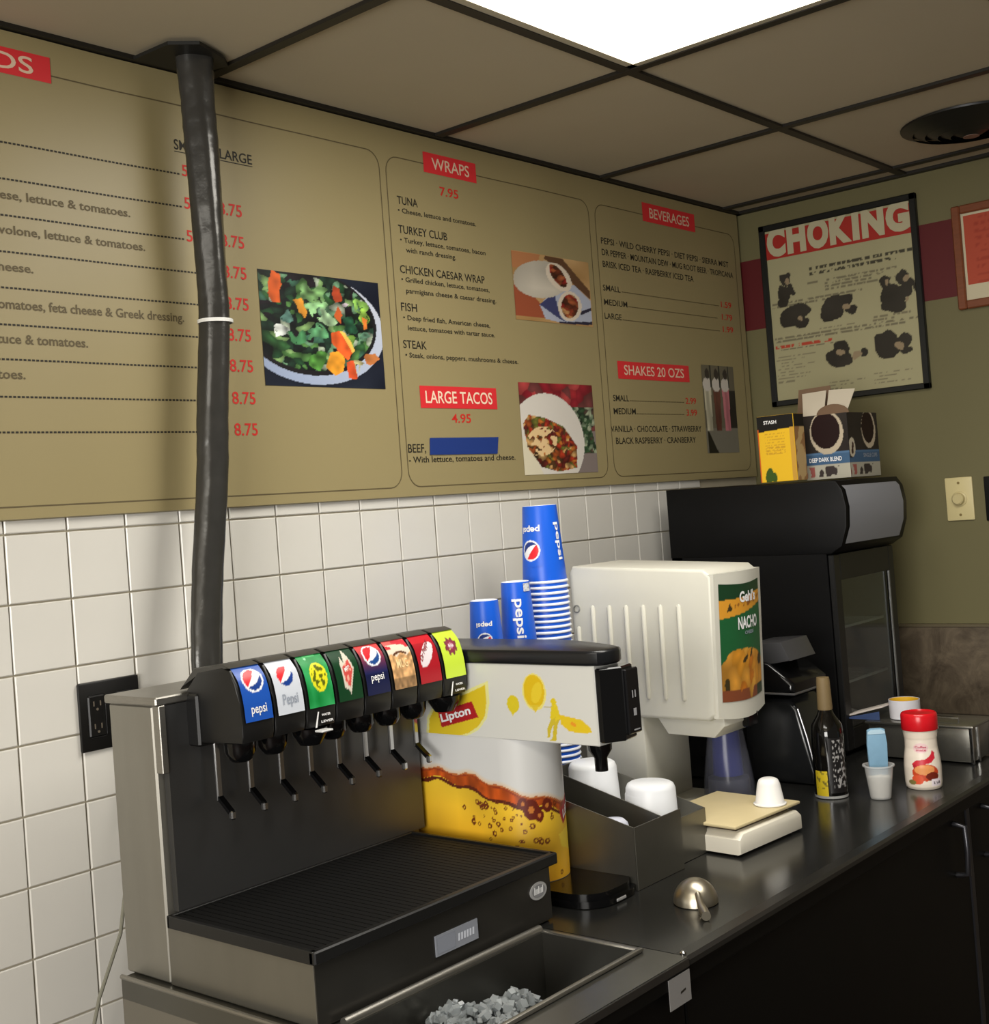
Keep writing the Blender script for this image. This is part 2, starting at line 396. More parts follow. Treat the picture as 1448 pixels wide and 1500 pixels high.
lettering([('7.95', 2.060, 2.214, .060, .0185), ('4.95', 2.044, 1.7215, .062, .0185)], W1, ink_red, mb, 'price_lettering', 0.012)
lettering([('PEPSI · WILD CHERRY PEPSI · DIET PEPSI · SIERRA MIST', 2.655, 2.175, .637, .0155), ('DR PEPPER · MOUNTAIN DEW · MUG ROOT BEER · TROPICANA', 2.655, 2.146, .659, .0155),
           ('BRISK ICED TEA · RASPBERRY ICED TEA', 2.655, 2.116, .436, .0155), ('SMALL', 2.648, 2.056, .076, .0145), ('MEDIUM', 2.648, 2.020, .103, .0145), ('LARGE', 2.646, 1.985, .074, .0145),
           ('SMALL', 2.655, 1.778, .070, .015), ('MEDIUM', 2.653, 1.745, .099, .015), ('VANILLA · CHOCOLATE · STRAWBERRY', 2.635, 1.700, .436, .0155), ('BLACK RASPBERRY · CRANBERRY', 2.653, 1.670, .384, .0155)], W1, ink, mb, 'item_lettering', 0.008)
L_ = []
for x0, x1, z in ((2.73, 3.215, 2.0575), (2.755, 3.205, 2.0215), (2.724, 3.21, 1.9855), (2.728, 2.99, 1.7785), (2.755, 2.985, 1.7455)):
    x = x0
    while x < x1: L_.append(rect(x, x+.006, z, z+.0022)); x += .0078
flat(L_, W1, ink_soft, mb, 'dotted_leader')
lettering([('1.59', 3.232, 2.056, .058, .016), ('1.79', 3.232, 2.020, .058, .016), ('1.99', 3.232, 1.985, .058, .016), ('2.99', 3.0, 1.776, .054, .016), ('3.99', 3.0, 1.744, .054, .016)], W1, ink_red, mb, 'price_lettering')

def photo(name, x0, x1, z0, z1, fn, n=100, skew=0.0):
    return raster(name, fn, lambda u, v: (x0+(x1-x0)*u, wave(x0+(x1-x0)*u)-.0012, z0+(z1-z0)*v), n, n, printm, mb)
def salad(U, V):
    rs = np.random.RandomState(5)
    U0, V0 = U, V
    img = base(U, (24, 30, 44)); img += (noise(U, V, 6, 6, 3)[..., None]-.5)*24
    bowl = ell(U, V, .42, .52, .60, .50); inner = ell(U, V, .40, .57, .555, .47)
    t = np.clip((U+V)/2, 0, 1)[..., None]; img[bowl] = (np.array([150, 165, 196])*(1-t)+np.array([205, 210, 222])*t)[bowl]
    img[inner] = (28, 26, 30)
    lf_ = blobs(U, V, rs, 260, [(60, 110, 62), (42, 84, 52), (96, 150, 80), (150, 192, 120), (26, 42, 34), (24, 34, 32), (70, 120, 96), (120, 168, 130), (34, 26, 34), (190, 205, 180), (36, 62, 48), (22, 28, 30)], shade=.5)
    lm = ell(U, V, .40, .58, .53, .44) | (poly(U, V, [(0, .3), (0, 1), (.72, .99), (.5, .5)]) & (U < .62))
    img[lm] = lf_[lm]
    U = U0+(noise(U0, V0, 17, 17, 31)-.5)*.10; V = V0+(noise(U0, V0, 19, 19, 32)-.5)*.10
    for cu, cv, ru, rv, a, c in ((.42, .84, .10, .08, .4, (128, 176, 110)), (.46, .70, .09, .07, 1, (150, 200, 140)), (.52, .62, .07, .05, 2.2, (170, 205, 160)), (.82, .74, .07, .09, .5, (140, 190, 90)), (.86, .66, .05, .08, .3, (150, 195, 80)),
                              (.22, .63, .05, .05, 0, (90, 130, 120)), (.70, .57, .06, .06, .6, (44, 100, 70)), (.44, .50, .07, .07, 1, (96, 160, 110)), (.30, .42, .07, .06, .6, (70, 130, 84)), (.84, .50, .06, .05, .8, (110, 160, 130)), (.42, .22, .07, .09, .3, (88, 150, 66)), (.68, .42, .06, .06, -.5, (128, 176, 76)),
                              (.18, .47, .075, .045, .2, (214, 220, 214)), (.13, .82, .03, .09, .2, (60, 120, 60)), (.76, .20, .04, .08, -.5, (205, 196, 140)), (.66, .76, .03, .03, 0, (220, 205, 215))):
        mm = ell(U, V, cu, cv, ru, rv, a) & (noise(U, V, 26, 26, int(cu*100)) > .22)
        img[mm] = np.array(c)*(0.45+.8*noise(U0, V0, 26, 26, 9)[mm][:, None])
    U = U0+(U-U0)*.35; V = V0+(V-V0)*.35
    for pts, c in (([(.06, .80), (.10, 1.0), (.17, .98), (.16, .74), (.11, .72)], (206, 92, 40)), ([(.26, .77), (.33, .80), (.37, .68), (.34, .60), (.29, .66)], (222, 150, 52)), ([(.58, .84), (.60, .93), (.67, .90), (.66, .80), (.61, .77)], (176, 70, 40)),
                   ([(.58, .66), (.62, .73), (.67, .66), (.63, .58)], (205, 96, 46)), ([(.55, .50), (.62, .52), (.69, .44), (.75, .33), (.68, .26), (.60, .30), (.56, .38)], (232, 98, 44)), ([(.62, .52), (.66, .52), (.76, .34), (.73, .31)], (246, 196, 90)),
                   ([(.50, .18), (.52, .30), (.59, .33), (.65, .26), (.63, .15), (.56, .10)], (236, 158, 48)), ([(.66, .24), (.73, .26), (.76, .10), (.67, .08)], (214, 84, 44)), ([(.84, .30), (.93, .34), (.97, .27), (.88, .22), (.84, .24)], (196, 120, 66)), ([(.84, .66), (.88, .64), (.88, .56), (.84, .55)], (214, 120, 50))):
        mm = poly(U, V, pts); img[mm] = np.array(c)*(0.8+.35*noise(U0, V0, 22, 22, 4)[mm][:, None])
    return img
photo('salad_photo', 1.536, 1.849, 1.789, 2.005, salad, 130)
def wrap(U, V):
    img = base(U, (176, 140, 92)); img += (noise(U, V, 5, 4, 11)[..., None]-.5)*40
    img[poly(U, V, [(0, .75), (0, 1), (.35, 1), (.3, .8)])] = (172, 116, 76)
    img[poly(U, V, [(.42, 1), (.64, 1), (1, .55), (1, .42), (.6, .78), (.4, .95)])] = (92, 64, 44)
    img[poly(U, V, [(0, .5), (.15, .48), (.42, .12), (.36, .06), (0, .06)])] = (150, 78, 52)
    img[poly(U, V, [(.3, .25), (.5, .5), (.78, .62), (1, .4), (1, .06), (.65, 0), (.36, .05)])] = (170, 176, 192)
    img[poly(U, V, [(.3, .25), (.5, .45), (.56, .1), (.68, 0), (.5, .1)])] = (58, 64, 104)
    img[poly(U, V, [(.8, .2), (1, .3), (1, .26), (.86, .17)]) | poly(U, V, [(.5, .02), (1, .08), (1, .03), (.6, 0)])] = (40, 40, 60)
    b = ell(U, V, .35, .63, .36, .27, .35); img[b] = (np.array([196, 188, 172])*(0.82+.25*noise(U, V, 4, 4, 2)[..., None]))[b]
    img[ell(U, V, .58, .70, .15, .22, .5)] = (214, 200, 180); img[ell(U, V, .70, .28, .16, .23, -.2)] = (214, 200, 180)
    f = blobs(U, V, np.random.RandomState(3), 220, [(150, 62, 40), (180, 96, 56), (110, 50, 30), (205, 150, 96), (80, 40, 26), (170, 40, 34)], shade=.4)
    mm = ell(U, V, .57, .72, .085, .18, .5) | ell(U, V, .70, .28, .115, .185, -.2); img[mm] = f[mm]
    return img
photo('wrap_photo', 2.290, 2.592, 1.960, 2.120, wrap, 80)
def taco(U, V):
    rs = np.random.RandomState(8)
    img = base(U, (128, 116, 112)); top = blobs(U, V, rs, 90, [(170, 40, 50), (150, 30, 46), (120, 60, 60), (186, 70, 70)], shade=.3)
    g = blobs(U, V, rs, 500, [(60, 90, 60), (130, 150, 120), (40, 62, 44), (170, 180, 150), (90, 70, 60)], shade=.4)
    mm = V > .62+.15*np.sin(U*5); img[mm] = top[mm]
    mm = (U > .62) & (V < .74) & (V > .22) & (noise(U, V, 6, 6, 4) > .25); img[mm] = g[mm]
    img[ell(U, V, .34, .36, .49, .53, .12)] = (212, 206, 196); img[poly(U, V, [(0, 0), (.24, 0), (.1, .3), (0, .4)])] = (214, 206, 180)
    fd = blobs(U, V, rs, 420, [(206, 120, 48), (190, 60, 36), (150, 40, 34), (226, 176, 110), (90, 60, 36), (120, 120, 50), (170, 84, 40), (110, 36, 34)], shade=.45)
    mm = (poly(U, V, [(.02, .55), (.1, .65), (.3, .62), (.55, .52), (.72, .3), (.7, .06), (.45, .02), (.22, .08), (.06, .3)])) & (noise(U, V, 9, 9, 6) > .12); img[mm] = fd[mm]
    mm = ell(U, V, .25, .36, .2, .16, .3) & (noise(U, V, 30, 30, 6) > .45); img[mm] = (222, 190, 140)
    return img
photo('taco_photo', 2.279, 2.567, 1.602, 1.815, taco, 100)
def shake(U, V):
    img = base(U, (100, 94, 78)); img[V < .28] = (116, 112, 100); img[poly(U, V, [(.05, 0), (.35, 0), (.05, .28)])] = (26, 24, 18)
    img[(U > .75) & (V > .28) & (V < .72)] = (30, 26, 24)
    for cu, c in ((.14, (190, 184, 160)), (.42, (92, 50, 40)), (.70, (184, 110, 120))):
        mm = (np.abs(U-cu) < .085+.06*(V-.3)) & (V > .25) & (V < .76); img[mm] = np.array(c)*(0.8+.4*noise(U, V, 20, 5, 1)[mm][:, None])
        mm = ell(U, V, cu, .78, .13, .08); img[mm] = (205, 198, 190)
        mm = ell(U, V, cu+.02, .90, .07, .06); img[mm] = (44, 36, 34)
        mm = (np.abs(U-cu-.12) < .02) & (V > .74); img[mm] = (30, 30, 30)
    return img
photo('milkshake_photo', 3.094, 3.270, 1.640, 1.886, shake, 70)
# blue tape over a word
tp = tag(MB().prism([(1.966, 1.6535), (2.186, 1.6525), (2.193, 1.6895), (1.969, 1.689)], 'y', wave(2.08)-.0012, wave(2.08)-.0020).build('tape_strip', mat('blue_masking_tape', (24, 52, 122), 0.6)), 'strip of dark blue tape stuck over a word beside BEEF on the menu board', 'tape')

# ================================================================== BACK WALL THINGS
cp = thing('choking_poster', 'black framed CHOKING first aid poster hung on the olive back wall', 'poster', (XB, -0.307, 2.026))
PW, PH = .232, .262    # half sizes
fr = MB()
for a in ((-PW, -PW+.018, -PH, PH), (PW-.018, PW, -PH, PH), (-PW, PW, PH-.018, PH), (-PW, PW, -PH, -PH+.016)): fr.box(-.016, -.002, a[0], a[1], a[2], a[3], .002)
fr.build('poster_frame', mat('black_frame', (16, 18, 15), 0.4), cp)
def BWm(x): return lambda u, v: (x, -u, v)   # u to the viewer's right, v up
def choke(U, V):
    img = base(U, (168, 162, 126)); img += (noise(U, V, 4, 5, 2)[..., None]-.5)*8
    for k, (v0, n, u0, u1, c) in enumerate(((.735, 2, .30, .99, 70), (.655, 4, .40, .88, 120), (.655, 1, .28, .36, 120), (.565, 2, .02, .66, 120), (.365, 2, .02, 1.0, 120), (.295, 1, .06, .5, 110), (.10, 9, .02, .30, 130), (.385, 2, .34, .62, 125), (.40, 2, .70, .95, 125), (.36, 1, .06, .26, 125), (.07, 3, .38, .62, 125), (.09, 4, .68, .93, 125))):
        for j in range(n):
            vv = v0-(j*.030 if k == 0 else j*.018)+(0 if k != 6 else .155)
            mm = (np.abs(V-vv) < (.008 if k == 0 else .0045)) & (U > u0) & (U < u1-.08*(j % 3)) & (noise(U, V, 90, 60, k) > .42); img[mm] = (c, c*.95, c*.75)
    mm = (np.abs(V-.315) < .008) & (U > .02) & (U < .42) & (noise(U, V, 80, 60, 7) > .4); img[mm] = (180, 70, 50)
    d = (46, 42, 34)
    U0, V0 = U, V; U = U0+(noise(U0, V0, 22, 24, 41)-.5)*.03; V = V0+(noise(U0, V0, 24, 22, 42)-.5)*.03
    def fig(parts, skin=()):
        for p in parts:
            mm = ell(U, V, *p); img[mm] = np.array(d)+14*noise(U, V, 12, 12, 3)[mm][:, None]
        for p in skin:
            mm = ell(U, V, *p); img[mm] = (150, 132, 104)
    fig([(.125, .70, .038, .036), (.11, .61, .050, .055), (.10, .57, .045, .03), (.165, .635, .045, .018, -.8)], [(.135, .69, .017, .020)])
    fig([(.16, .49, .105, .050, .2), (.22, .51, .06, .032), (.22, .445, .05, .028), (.13, .455, .07, .03)], [(.215, .465, .018, .014)])
    fig([(.47, .505, .115, .052, .25), (.43, .46, .08, .045), (.56, .46, .045, .022)], [(.53, .48, .03, .02)])
    fig([(.80, .575, .040, .036), (.91, .59, .040, .038), (.84, .50, .085, .060), (.84, .45, .08, .04), (.93, .53, .04, .05), (.985, .535, .045, .016, -.8)], [(.935, .58, .018, .02), (.82, .57, .013, .016), (.93, .47, .015, .01)])
    fig([(.45, .20, .095, .042, -.1), (.48, .245, .055, .05), (.47, .275, .045, .02), (.62, .215, .028, .034, -.5)], [(.47, .235, .03, .014), (.575, .205, .03, .018, .5)])
    fig([(.78, .235, .095, .072), (.89, .25, .05, .045), (.90, .195, .05, .022), (.80, .19, .05, .03)], [(.86, .225, .03, .028)])
    return img
raster('poster_sheet', choke, lambda u, v: (-.009, PW-.016-(2*PW-.032)*u, -PH+.014+(2*PH-.030)*v), 150, 170, printmatte, cp)
pM = lambda u, v: (-.0098, PW-.018-u, v)
flat([[(0.0, .162), (2*PW-.036, .158), (2*PW-.036, .238), (0, .238)]], pM, mat('poster_red', (166, 40, 30), 0.5), cp, 'poster_heading_band')
pM2 = lambda u, v: (-.0106, PW-.018-u, v)
cr_ = mat('poster_cream', (186, 178, 146), 0.5)
lettering([('C', .004, .174, .058, .070), ('H', .067, .174, .058, .070), ('O', .130, .174, .064, .070), ('K', .197, .174, .064, .070), ('I', .264, .174, .020, .070), ('N', .291, .174, .064, .070), ('G', .360, .174, .066, .070)], pM2, cr_, cp, 'poster_heading', 0.065)

cf = thing('framed_notice', 'brown wood framed red and white notice on the back wall beside the CHOKING poster', 'picture frame', (XB, -0.83, 2.092))
fr = MB(); a_, b_ = .20, .135
for a in ((-a_, -a_+.022, -b_, b_), (a_-.022, a_, -b_, b_), (-a_+.022, a_-.022, b_-.022, b_), (-a_+.022, a_-.022, -b_, -b_+.022)): fr.box(-.018, -.002, a[0], a[1], a[2], a[3], .003)
fr.build('wood_frame', mat('brown_wood', (120, 66, 38), 0.45, var=0.25, scale=30, stretch=(1, 1, 6)), cf)
MB().box(-.008, -.003, -a_+.02, a_-.02, -b_+.02, b_-.02).build('paper_sheet', mat('notice_paper', (200, 190, 160), 0.6), cf)
def notice(U, V):
    img = base(U, (176, 76, 54)); mm = (np.sin(V*60) > .3) & (noise(U, V, 40, 30, 2) > .5) & (U < .9) & (U > .08); img[mm] = (160, 62, 44); return img
raster('red_notice', notice, lambda u, v: (-.0085, a_-.028-(2*a_-.056)*u, -b_+.062+(2*b_-.090)*v), 60, 40, printmatte, cf)

dm = thing('dimmer_switch', 'ivory wall plate with a round dimmer knob on the back wall right of the cooler', 'switch', (XB, -0.589, 1.465))
MB().box(-.007, -.0005, -.036, .036, -.057, .057, .003, 2).build('wall_plate', mat('ivory_plastic', (214, 200, 148), 0.4), dm, True)
RM = Matrix.Rotation(-PI/2, 3, 'Y')
MB().lathe([(.020, .006), (.020, .009), (.016, .011), (.015, .022), (.012, .025)], n=28, M=RM).build('dimmer_knob', mat('ivory_knob', (206, 192, 142), 0.35), dm, True)
sm_ = MB()
for z in (-.042, .042): sm_.lathe([(.0035, .006), (.0035, .008)], n=12, c=(0, 0, z), M=RM)
sm_.build('plate_screw', mat('brass_screw', (160, 140, 90), 0.4, 0.6), dm)
bp_ = thing('wall_plate', 'black wall plate at the right edge, beside the ivory dimmer switch', 'switch', (XB, -0.692, 1.461))
MB().box(-.007, -.0005, -.038, .038, -.058, .058, .003, 2).build('cover_plate', black, bp_, True)
MB().box(-.011, -.006, -.016, .016, -.033, .033, .002).build('rocker', black_gloss, bp_)

# black outlet on the tiles
ot = thing('wall_outlet', 'black four-gang outlet plate on the white tiles left of the soda fountain', 'outlet', (1.166, -0.0018, 1.2475))
MB().box(-.056, .056, -.008, -.0004, -.055, .055, .003, 2).build('cover_plate', mat('black_bakelite', (15, 14, 13), 0.4), ot, True)
for sx in (-.026, .026):
    g_ = MB().box(sx-.0165, sx+.0165, -.0105, -.006, -.034, .034, .003).build('receptacle', mat('black_bakelite', (15, 14, 13)), ot)
    s_ = MB()
    for zz in (-.018, .018):
        for dx in (-.006, .006): s_.box(sx+dx-.001, sx+dx+.001, -.0112, -.0100, zz-.002, zz+.006)
        s_.lathe([(.0022, -.0112), (.0022, -.0100)], n=10, M=Matrix.Rotation(-PI/2, 3, 'X') @ Matrix.Scale(1, 3), c=(sx+0, 0, zz-.007))
    s_.build('slot', mat('slot_dust', (92, 84, 72), 0.6), g_)
pg = MB(); pg.box(.016, .040, -.045, -.010, .004, .030, .004, 2); pg.box(.020, .036, -.030, -.010, -.034, -.010, .003)
pg.build('plug', mat('black_rubber', (12, 12, 12), 0.5), ot)
# ================================================================== COUNTER
CT = 0.9
ib = thing('ice_bin_counter', 'stainless counter section with an open ice bin in front of the soda fountain', 'counter', (0, 0, 0))
YF = -0.862
m = MB()
m.prism([(1.030, -0.605), (1.030, -0.200), (1.375, -0.180), (1.375, -0.006), (1.487, -0.006), (1.487, -0.605)], 'z', CT-.03, CT-.0005)
m.box(1.030, 1.068, YF, -0.605, CT-.03, CT-.0005); m.box(1.470, 1.487, YF, -0.605, CT-.03, CT-.0005)
m.box(1.068, 1.470, YF, -0.795, CT-.03, CT-.0005); m.box(1.068, 1.470, -0.622, -0.605, CT-.03, CT-.0005)
m.build('steel_top', mat('bin_top_steel', (104, 103, 97), 0.28, 0.85, 0.15, 12, .03), ib)
m = MB()
for x0, x1, y0, y1 in ((1.068, 1.470, -.626, -.622), (1.068, 1.470, -.795, -.791), (1.068, 1.072, -.795, -.622), (1.466, 1.470, -.795, -.622)): m.box(x0, x1, y0, y1, .66, CT+.001)
m.box(1.068, 1.470, -.795, -.622, .655, .66); m.build('bin_liner', mat('liner_steel', (108, 106, 100), 0.3, 0.9, .1, 10), ib)
MB().tube([(1.075, -.617, CT+.004), (1.27, -.617, CT+.004), (1.470, -.619, CT+.004)], .0065, 10).build('rear_rail', steel, ib, True)
m = MB(); m.box(1.075, 1.474, -.800, -.792, CT, CT+.006, .002, 2); m.box(1.466, 1.474, -.80, -.622, CT, CT+.004, .0015); m.build('front_rim', steel, ib, True)
m = MB(); m.tube([(1.031, -.86, CT+.001), (1.031, -.5, CT+.001), (1.031, -.2, CT+.001)], .0035, 8); m.build('edge_bead', steel, ib, True)
MB().box(1.030, 1.036, YF+.01, -.20, .35, CT-.03).build('end_panel', mat('end_panel_steel', (132, 128, 118), 0.4, 0.75, .08, 6), ib)
MB().box(1.030, 1.487, YF-.003, YF-.0005, CT-.013, CT-.0008, .001).build('front_edge', steel_dark, ib)
MB().box(1.030, 1.487, YF-.001, YF-.0002, CT-.0302, CT-.0135).build('apron', black_matte, ib)
MB().box(1.036, 1.487, YF+.012, YF+.03, .12, CT-.03).build('front_panel', black_matte, ib)
MB().box(1.04, 1.48, -.80, -.25, 0.0, .12).build('plinth', black_matte, ib)
MB().box(1.036, 1.487, -.25, -.22, .12, CT-.03).build('rear_panel', black_matte, ib)
tag(MB().box(1.433, 1.490-.004, YF-.0022, YF-.0012, .843, .884).build('paper_sticker', mat('grey_sticker', (128, 126, 124), 0.6)), 'small pale paper sticker with one black word on the black front under the bin', 'sticker')
st = bpy.data.objects['paper_sticker']
flat([[(1.460, .858), (1.473, .860), (1.473, .863), (1.460, .861)]], lambda u, v: (u, YF-.0025, v), ink, st, 'printed_mark')
# ice heap
ic = bmesh.new(); rs = random.Random(3)
for k in range(2600):
    x = rs.uniform(1.076, 1.455); y = rs.uniform(-.787, -.630)
    h = .795+.090*math.exp(-((x-1.22)/.15)**2-((y+.72)/.11)**2)+.02*math.sin(x*40)*math.sin(y*50)
    z = h+rs.uniform(-.02, .006); s = rs.uniform(.004, .0095)
    Mx = Matrix.Translation((x, y, z)) @ Matrix.Rotation(rs.uniform(0, 6), 4, Vector((rs.random(), rs.random(), rs.random()+.1)).normalized()) @ Matrix.Diagonal((s, s*rs.uniform(.5, 1), s*rs.uniform(.5, 1), 1))
    bmesh.ops.create_cube(ic, size=1.4, matrix=Mx)
t_ = MB(); t_.bm.free(); t_.bm = ic
iced = t_.build('ice_cubes', mat('ice', (190, 196, 198), 0.22, trans=0.6, ior=1.31))
tag(iced, 'heap of small ice chips lying in the open steel bin', 'ice', kind='stuff')
MB().box(1.072, 1.466, -.791, -.626, .66, .79).build('ice_mass', MATS['ice'], iced)

wt = thing('worktop', 'long dark steel worktop running to the back wall under the machines', 'worktop', (0, 0, 0))
MB().box(1.489, XB-.017, -.840, -.004, CT-.035, CT-.0005, .0).build('top_slab', top_m, wt)
MB().prism([(-.840, CT-.0005), (-.858, CT-.0015), (-.864, CT-.005), (-.864, CT-.012), (-.840, CT-.014)], 'x', 1.489, XB-.017).build('front_nosing', mat('nosing_steel', (58, 58, 56), .3, .7), wt)
MB().box(1.489, XB-.018, -.856, -.8405, CT-.040, CT-.0145, .001).build('apron', black_matte, wt)
MB().lathe([(.0045, 0), (.0045, .003), (.002, .005)], n=12, c=(1.4945, -.85, CT-.002)).build('seam_screw', chrome, wt, True)
cb = thing('undercounter_cabinet', 'black cabinet with flat doors under the dark worktop', 'cabinet', (0, 0, 0))
MB().box(1.50, XB-.018, -.80, -.02, .10, CT-.036).build('carcass', black_matte, cb)
MB().box(1.50, XB-.018, -.74, -.02, 0, .10).build('plinth', black_matte, cb)
for x0, x1, hx_ in ((1.500, 2.565, 2.50), (2.590, 3.36, 2.66)):
    d = MB().box(x0, x1, -.845, -.802, .12, CT-.045, .003, 2).build('door', black_matte, cb)
    h = MB(); h.tube([(hx_, -.845, .842), (hx_, -.868, .838), (hx_, -.870, .79), (hx_, -.868, .745), (hx_, -.845, .741)], .006, 10)
    h.build('handle', mat('dark_metal_handle', (70, 70, 74), 0.3, 0.8), d, True)
MB().box(2.567, 2.588, -.847, -.80, .10, CT-.04, .002).build('door_divider', mat('gunmetal', (50, 50, 54), 0.35, 0.6), cb)

# ================================================================== SODA FOUNTAIN
sf = thing('soda_fountain', 'eight-valve soda fountain with black drip tray and steel tower, nearest on the counter', 'soda fountain', (0, 0, 0))
TX0, TX1 = 1.050, 1.568; SF_Z = CT
m = MB(); m.box(TX0, TX1, -.292, -.185, SF_Z, 1.290, .003); m.build('tower', mat('tower_steel', (142, 139, 130), 0.42, 0.75, .1, 30, .03, stretch=(1, 1, .2)), sf)
m = MB(); m.box(TX0-.004, TX1+.002, -.308, -.180, 1.290, 1.302, .002); m.build('tower_cap', steel, sf)
MB().box(TX0+.012, TX1-.002, -.3055, -.294, 1.000, 1.289).build('backsplash', mat('splash_steel', (92, 92, 92), 0.34, 0.8, .3, 5), sf)
MB().box(TX0, TX0+.011, -.3085, -.293, 1.195, 1.290, .001).build('trim_strip', steel, sf)
m = MB(); m.box(1.048, 1.520, -.600, -.294, SF_Z, .984, .002); m.build('drip_base', mat('base_steel', (128, 125, 116), 0.34, 0.8, .12, 20, .02, stretch=(1, 1, .3)), sf)
MB().box(1.046, 1.5225, -.603, -.601, SF_Z+.004, .984).build('front_fascia', mat('fascia_dark', (60, 58, 54), 0.3, 0.6, .1), sf)
m = MB(); m.box(1.040, 1.535, -.612, -.604+.004, .984, 1.001, .002); m.box(1.040, 1.535, -.312, -.306, .984, 1.001, .001)
m.box(1.040, 1.048, -.608, -.308, .984, 1.001, .001); m.box(1.527, 1.535, -.608, -.308, .984, 1.001, .001); m.box(1.042, 1.533, -.606, -.31, .984, .990)
tray = m.build('drip_tray', black, sf)
m = MB()
for k in range(40):
    x = 1.052+k*.0119; m.box(x, x+.0102, -.600, -.313, .9905, .998)
for yy in (-.58, -.5, -.42, -.34): m.box(1.05, 1.525, yy-.002, yy+.002, .9905, .9965)
g_ = m.build('cup_grate', mat('grate_black', (8, 8, 8), .65, spec=.25), tray); g_['kind'] = 'stuff'
# badge and silver plate on the front fascia
FM = lambda y: (lambda u, v: (u, y, v))
m = MB(); bp = [(1.4915+.020*math.cos(2*PI*k/28), .953+.013*math.sin(2*PI*k/28)) for k in range(28)]
m.prism(bp, 'y', -.6035, -.605); bd = m.build('maker_badge', mat('badge_silver', (176, 176, 176), 0.35, 0.4), sf)
flat([[(1.4915+.016*math.cos(2*PI*k/24), .953+.0095*math.sin(2*PI*k/24)) for k in range(24)]], FM(-.6053), mat('badge_grey', (120, 120, 122), 0.4), bd, 'badge_field')
flat([[(1.480+i*.0032, .949), (1.4817+i*.0032, .949), (1.4829+i*.0032, .957 if i % 3 else .960), (1.4812+i*.0032, .957 if i % 3 else .960)] for i in range(7)], FM(-.6056), inkw, bd, 'badge_script')
pl = MB().box(1.262, 1.350, -.6050, -.6032, .925, .953).build('rating_plate', mat('plate_silver', (150, 154, 164), 0.4, 0.3), sf)
flat([rect(1.265, 1.302, .928, .950)], FM(-.6053), mat('plate_grey', (128, 132, 142), 0.4), pl, 'plate_field')
flat([[(1.307+i*.006, .934), (1.311+i*.006, .934), (1.312+i*.006, .944), (1.308+i*.006, .944)] for i in range(6)], FM(-.6054), mat('plate_print', (196, 200, 210), 0.4), pl, 'plate_print')

# valves
prof = [(-.278, 1.272), (-.300, 1.302), (-.330, 1.330), (-.386, 1.338), (-.402, 1.334), (-.414, 1.315), (-.421, 1.29), (-.424, 1.262), (-.424, 1.245), (-.420, 1.234), (-.312, 1.230), (-.284, 1.246)]
lab_path = [(-.3985, 1.3362), (-.4135, 1.319), (-.4218, 1.292), (-.4252, 1.262)]
def lab_point(v):   # v 0 bottom .. 1 top along the curved face
    pts = lab_path[::-1]; t = v*3; i = min(2, max(0, int(t))); f = t-i
    P = [np.array(p) for p in pts]
    p0 = P[max(i-1, 0)]; p1 = P[i]; p2 = P[i+1]; p3 = P[min(i+2, 3)]
    q = .5*((2*p1)+(p2-p0)*f+(2*p0-5*p1+4*p2-p3)*f*f+(3*p1-p0-3*p2+p3)*f**3)
    return q
VP, VX0, VW = .0585, 1.103, .0555
def globe(img, U, V, cu, cv, r, asp, ring=True, navy=(22, 60, 140), flip=False):
    x, y = (U-cu), (V-cv)*asp
    if flip: x, y = -x, -y
    d = np.sqrt(x*x+y*y)
    if ring: img[d < r*1.14] = (232, 236, 244)
    xr = (x*math.cos(.65)+y*math.sin(.65))/r; yr = (-x*math.sin(.65)+y*math.cos(.65))/r
    ins = d < r*(.98 if not ring else .96)
    img[ins] = (240, 242, 248); q = np.clip(xr+1, 0, 2)
    img[ins & (yr > -.06+.10*q+.08*q*q)] = (226, 34, 46)
    img[ins & (yr < -.36-.10*q+.30*xr*xr)] = navy
    return img
ASP = 78/48.
def L1(U, V): img = base(U, (28, 82, 176)); return globe(img, U, V, .52, .66, .33, ASP)
def L2(U, V): img = base(U, (206, 212, 222)); return globe(img, U, V, .50, .62, .30, ASP, False)
def L3(U, V):
    img = base(U, (38, 150, 78)); img += (noise(U, V, 5, 7, 3)[..., None]-.5)*50
    img[ell(U, V, .55, .50, .33, .26)] = (226, 222, 40); mm = ell(U, V, .55, .50, .27, .21) & (noise(U, V, 14, 20, 8) > .56); img[mm] = (92, 100, 20)
    img[ell(U, V, .3, .88, .05, .03)] = (160, 230, 180); img[(V > .93) & (U > .25) & (U < .75)] = (90, 200, 120); return img
def L4(U, V):
    img = base(U, (14, 60, 32)); img[poly(U, V, [(.30, .22), (.28, .62), (.40, .78), (.44, .62), (.62, .97), (.80, .52), (.52, .12), (.44, .20)])] = (214, 206, 190)
    mm = poly(U, V, [(.36, .30), (.34, .56), (.66, .70), (.74, .50), (.52, .22)]); img[mm] = (206, 78, 72); mm &= noise(U, V, 12, 18, 5) > .6; img[mm] = (230, 170, 150); return img
def L5(U, V):
    t = np.clip((V-.35)/.5, 0, 1)[..., None]; img = base(U, (26, 34, 84))*(1-t)+np.array((214, 70, 70))*t; img[V < .35] = (20, 26, 66); return globe(img, U, V, .50, .70, .33, ASP, True, (30, 74, 140))
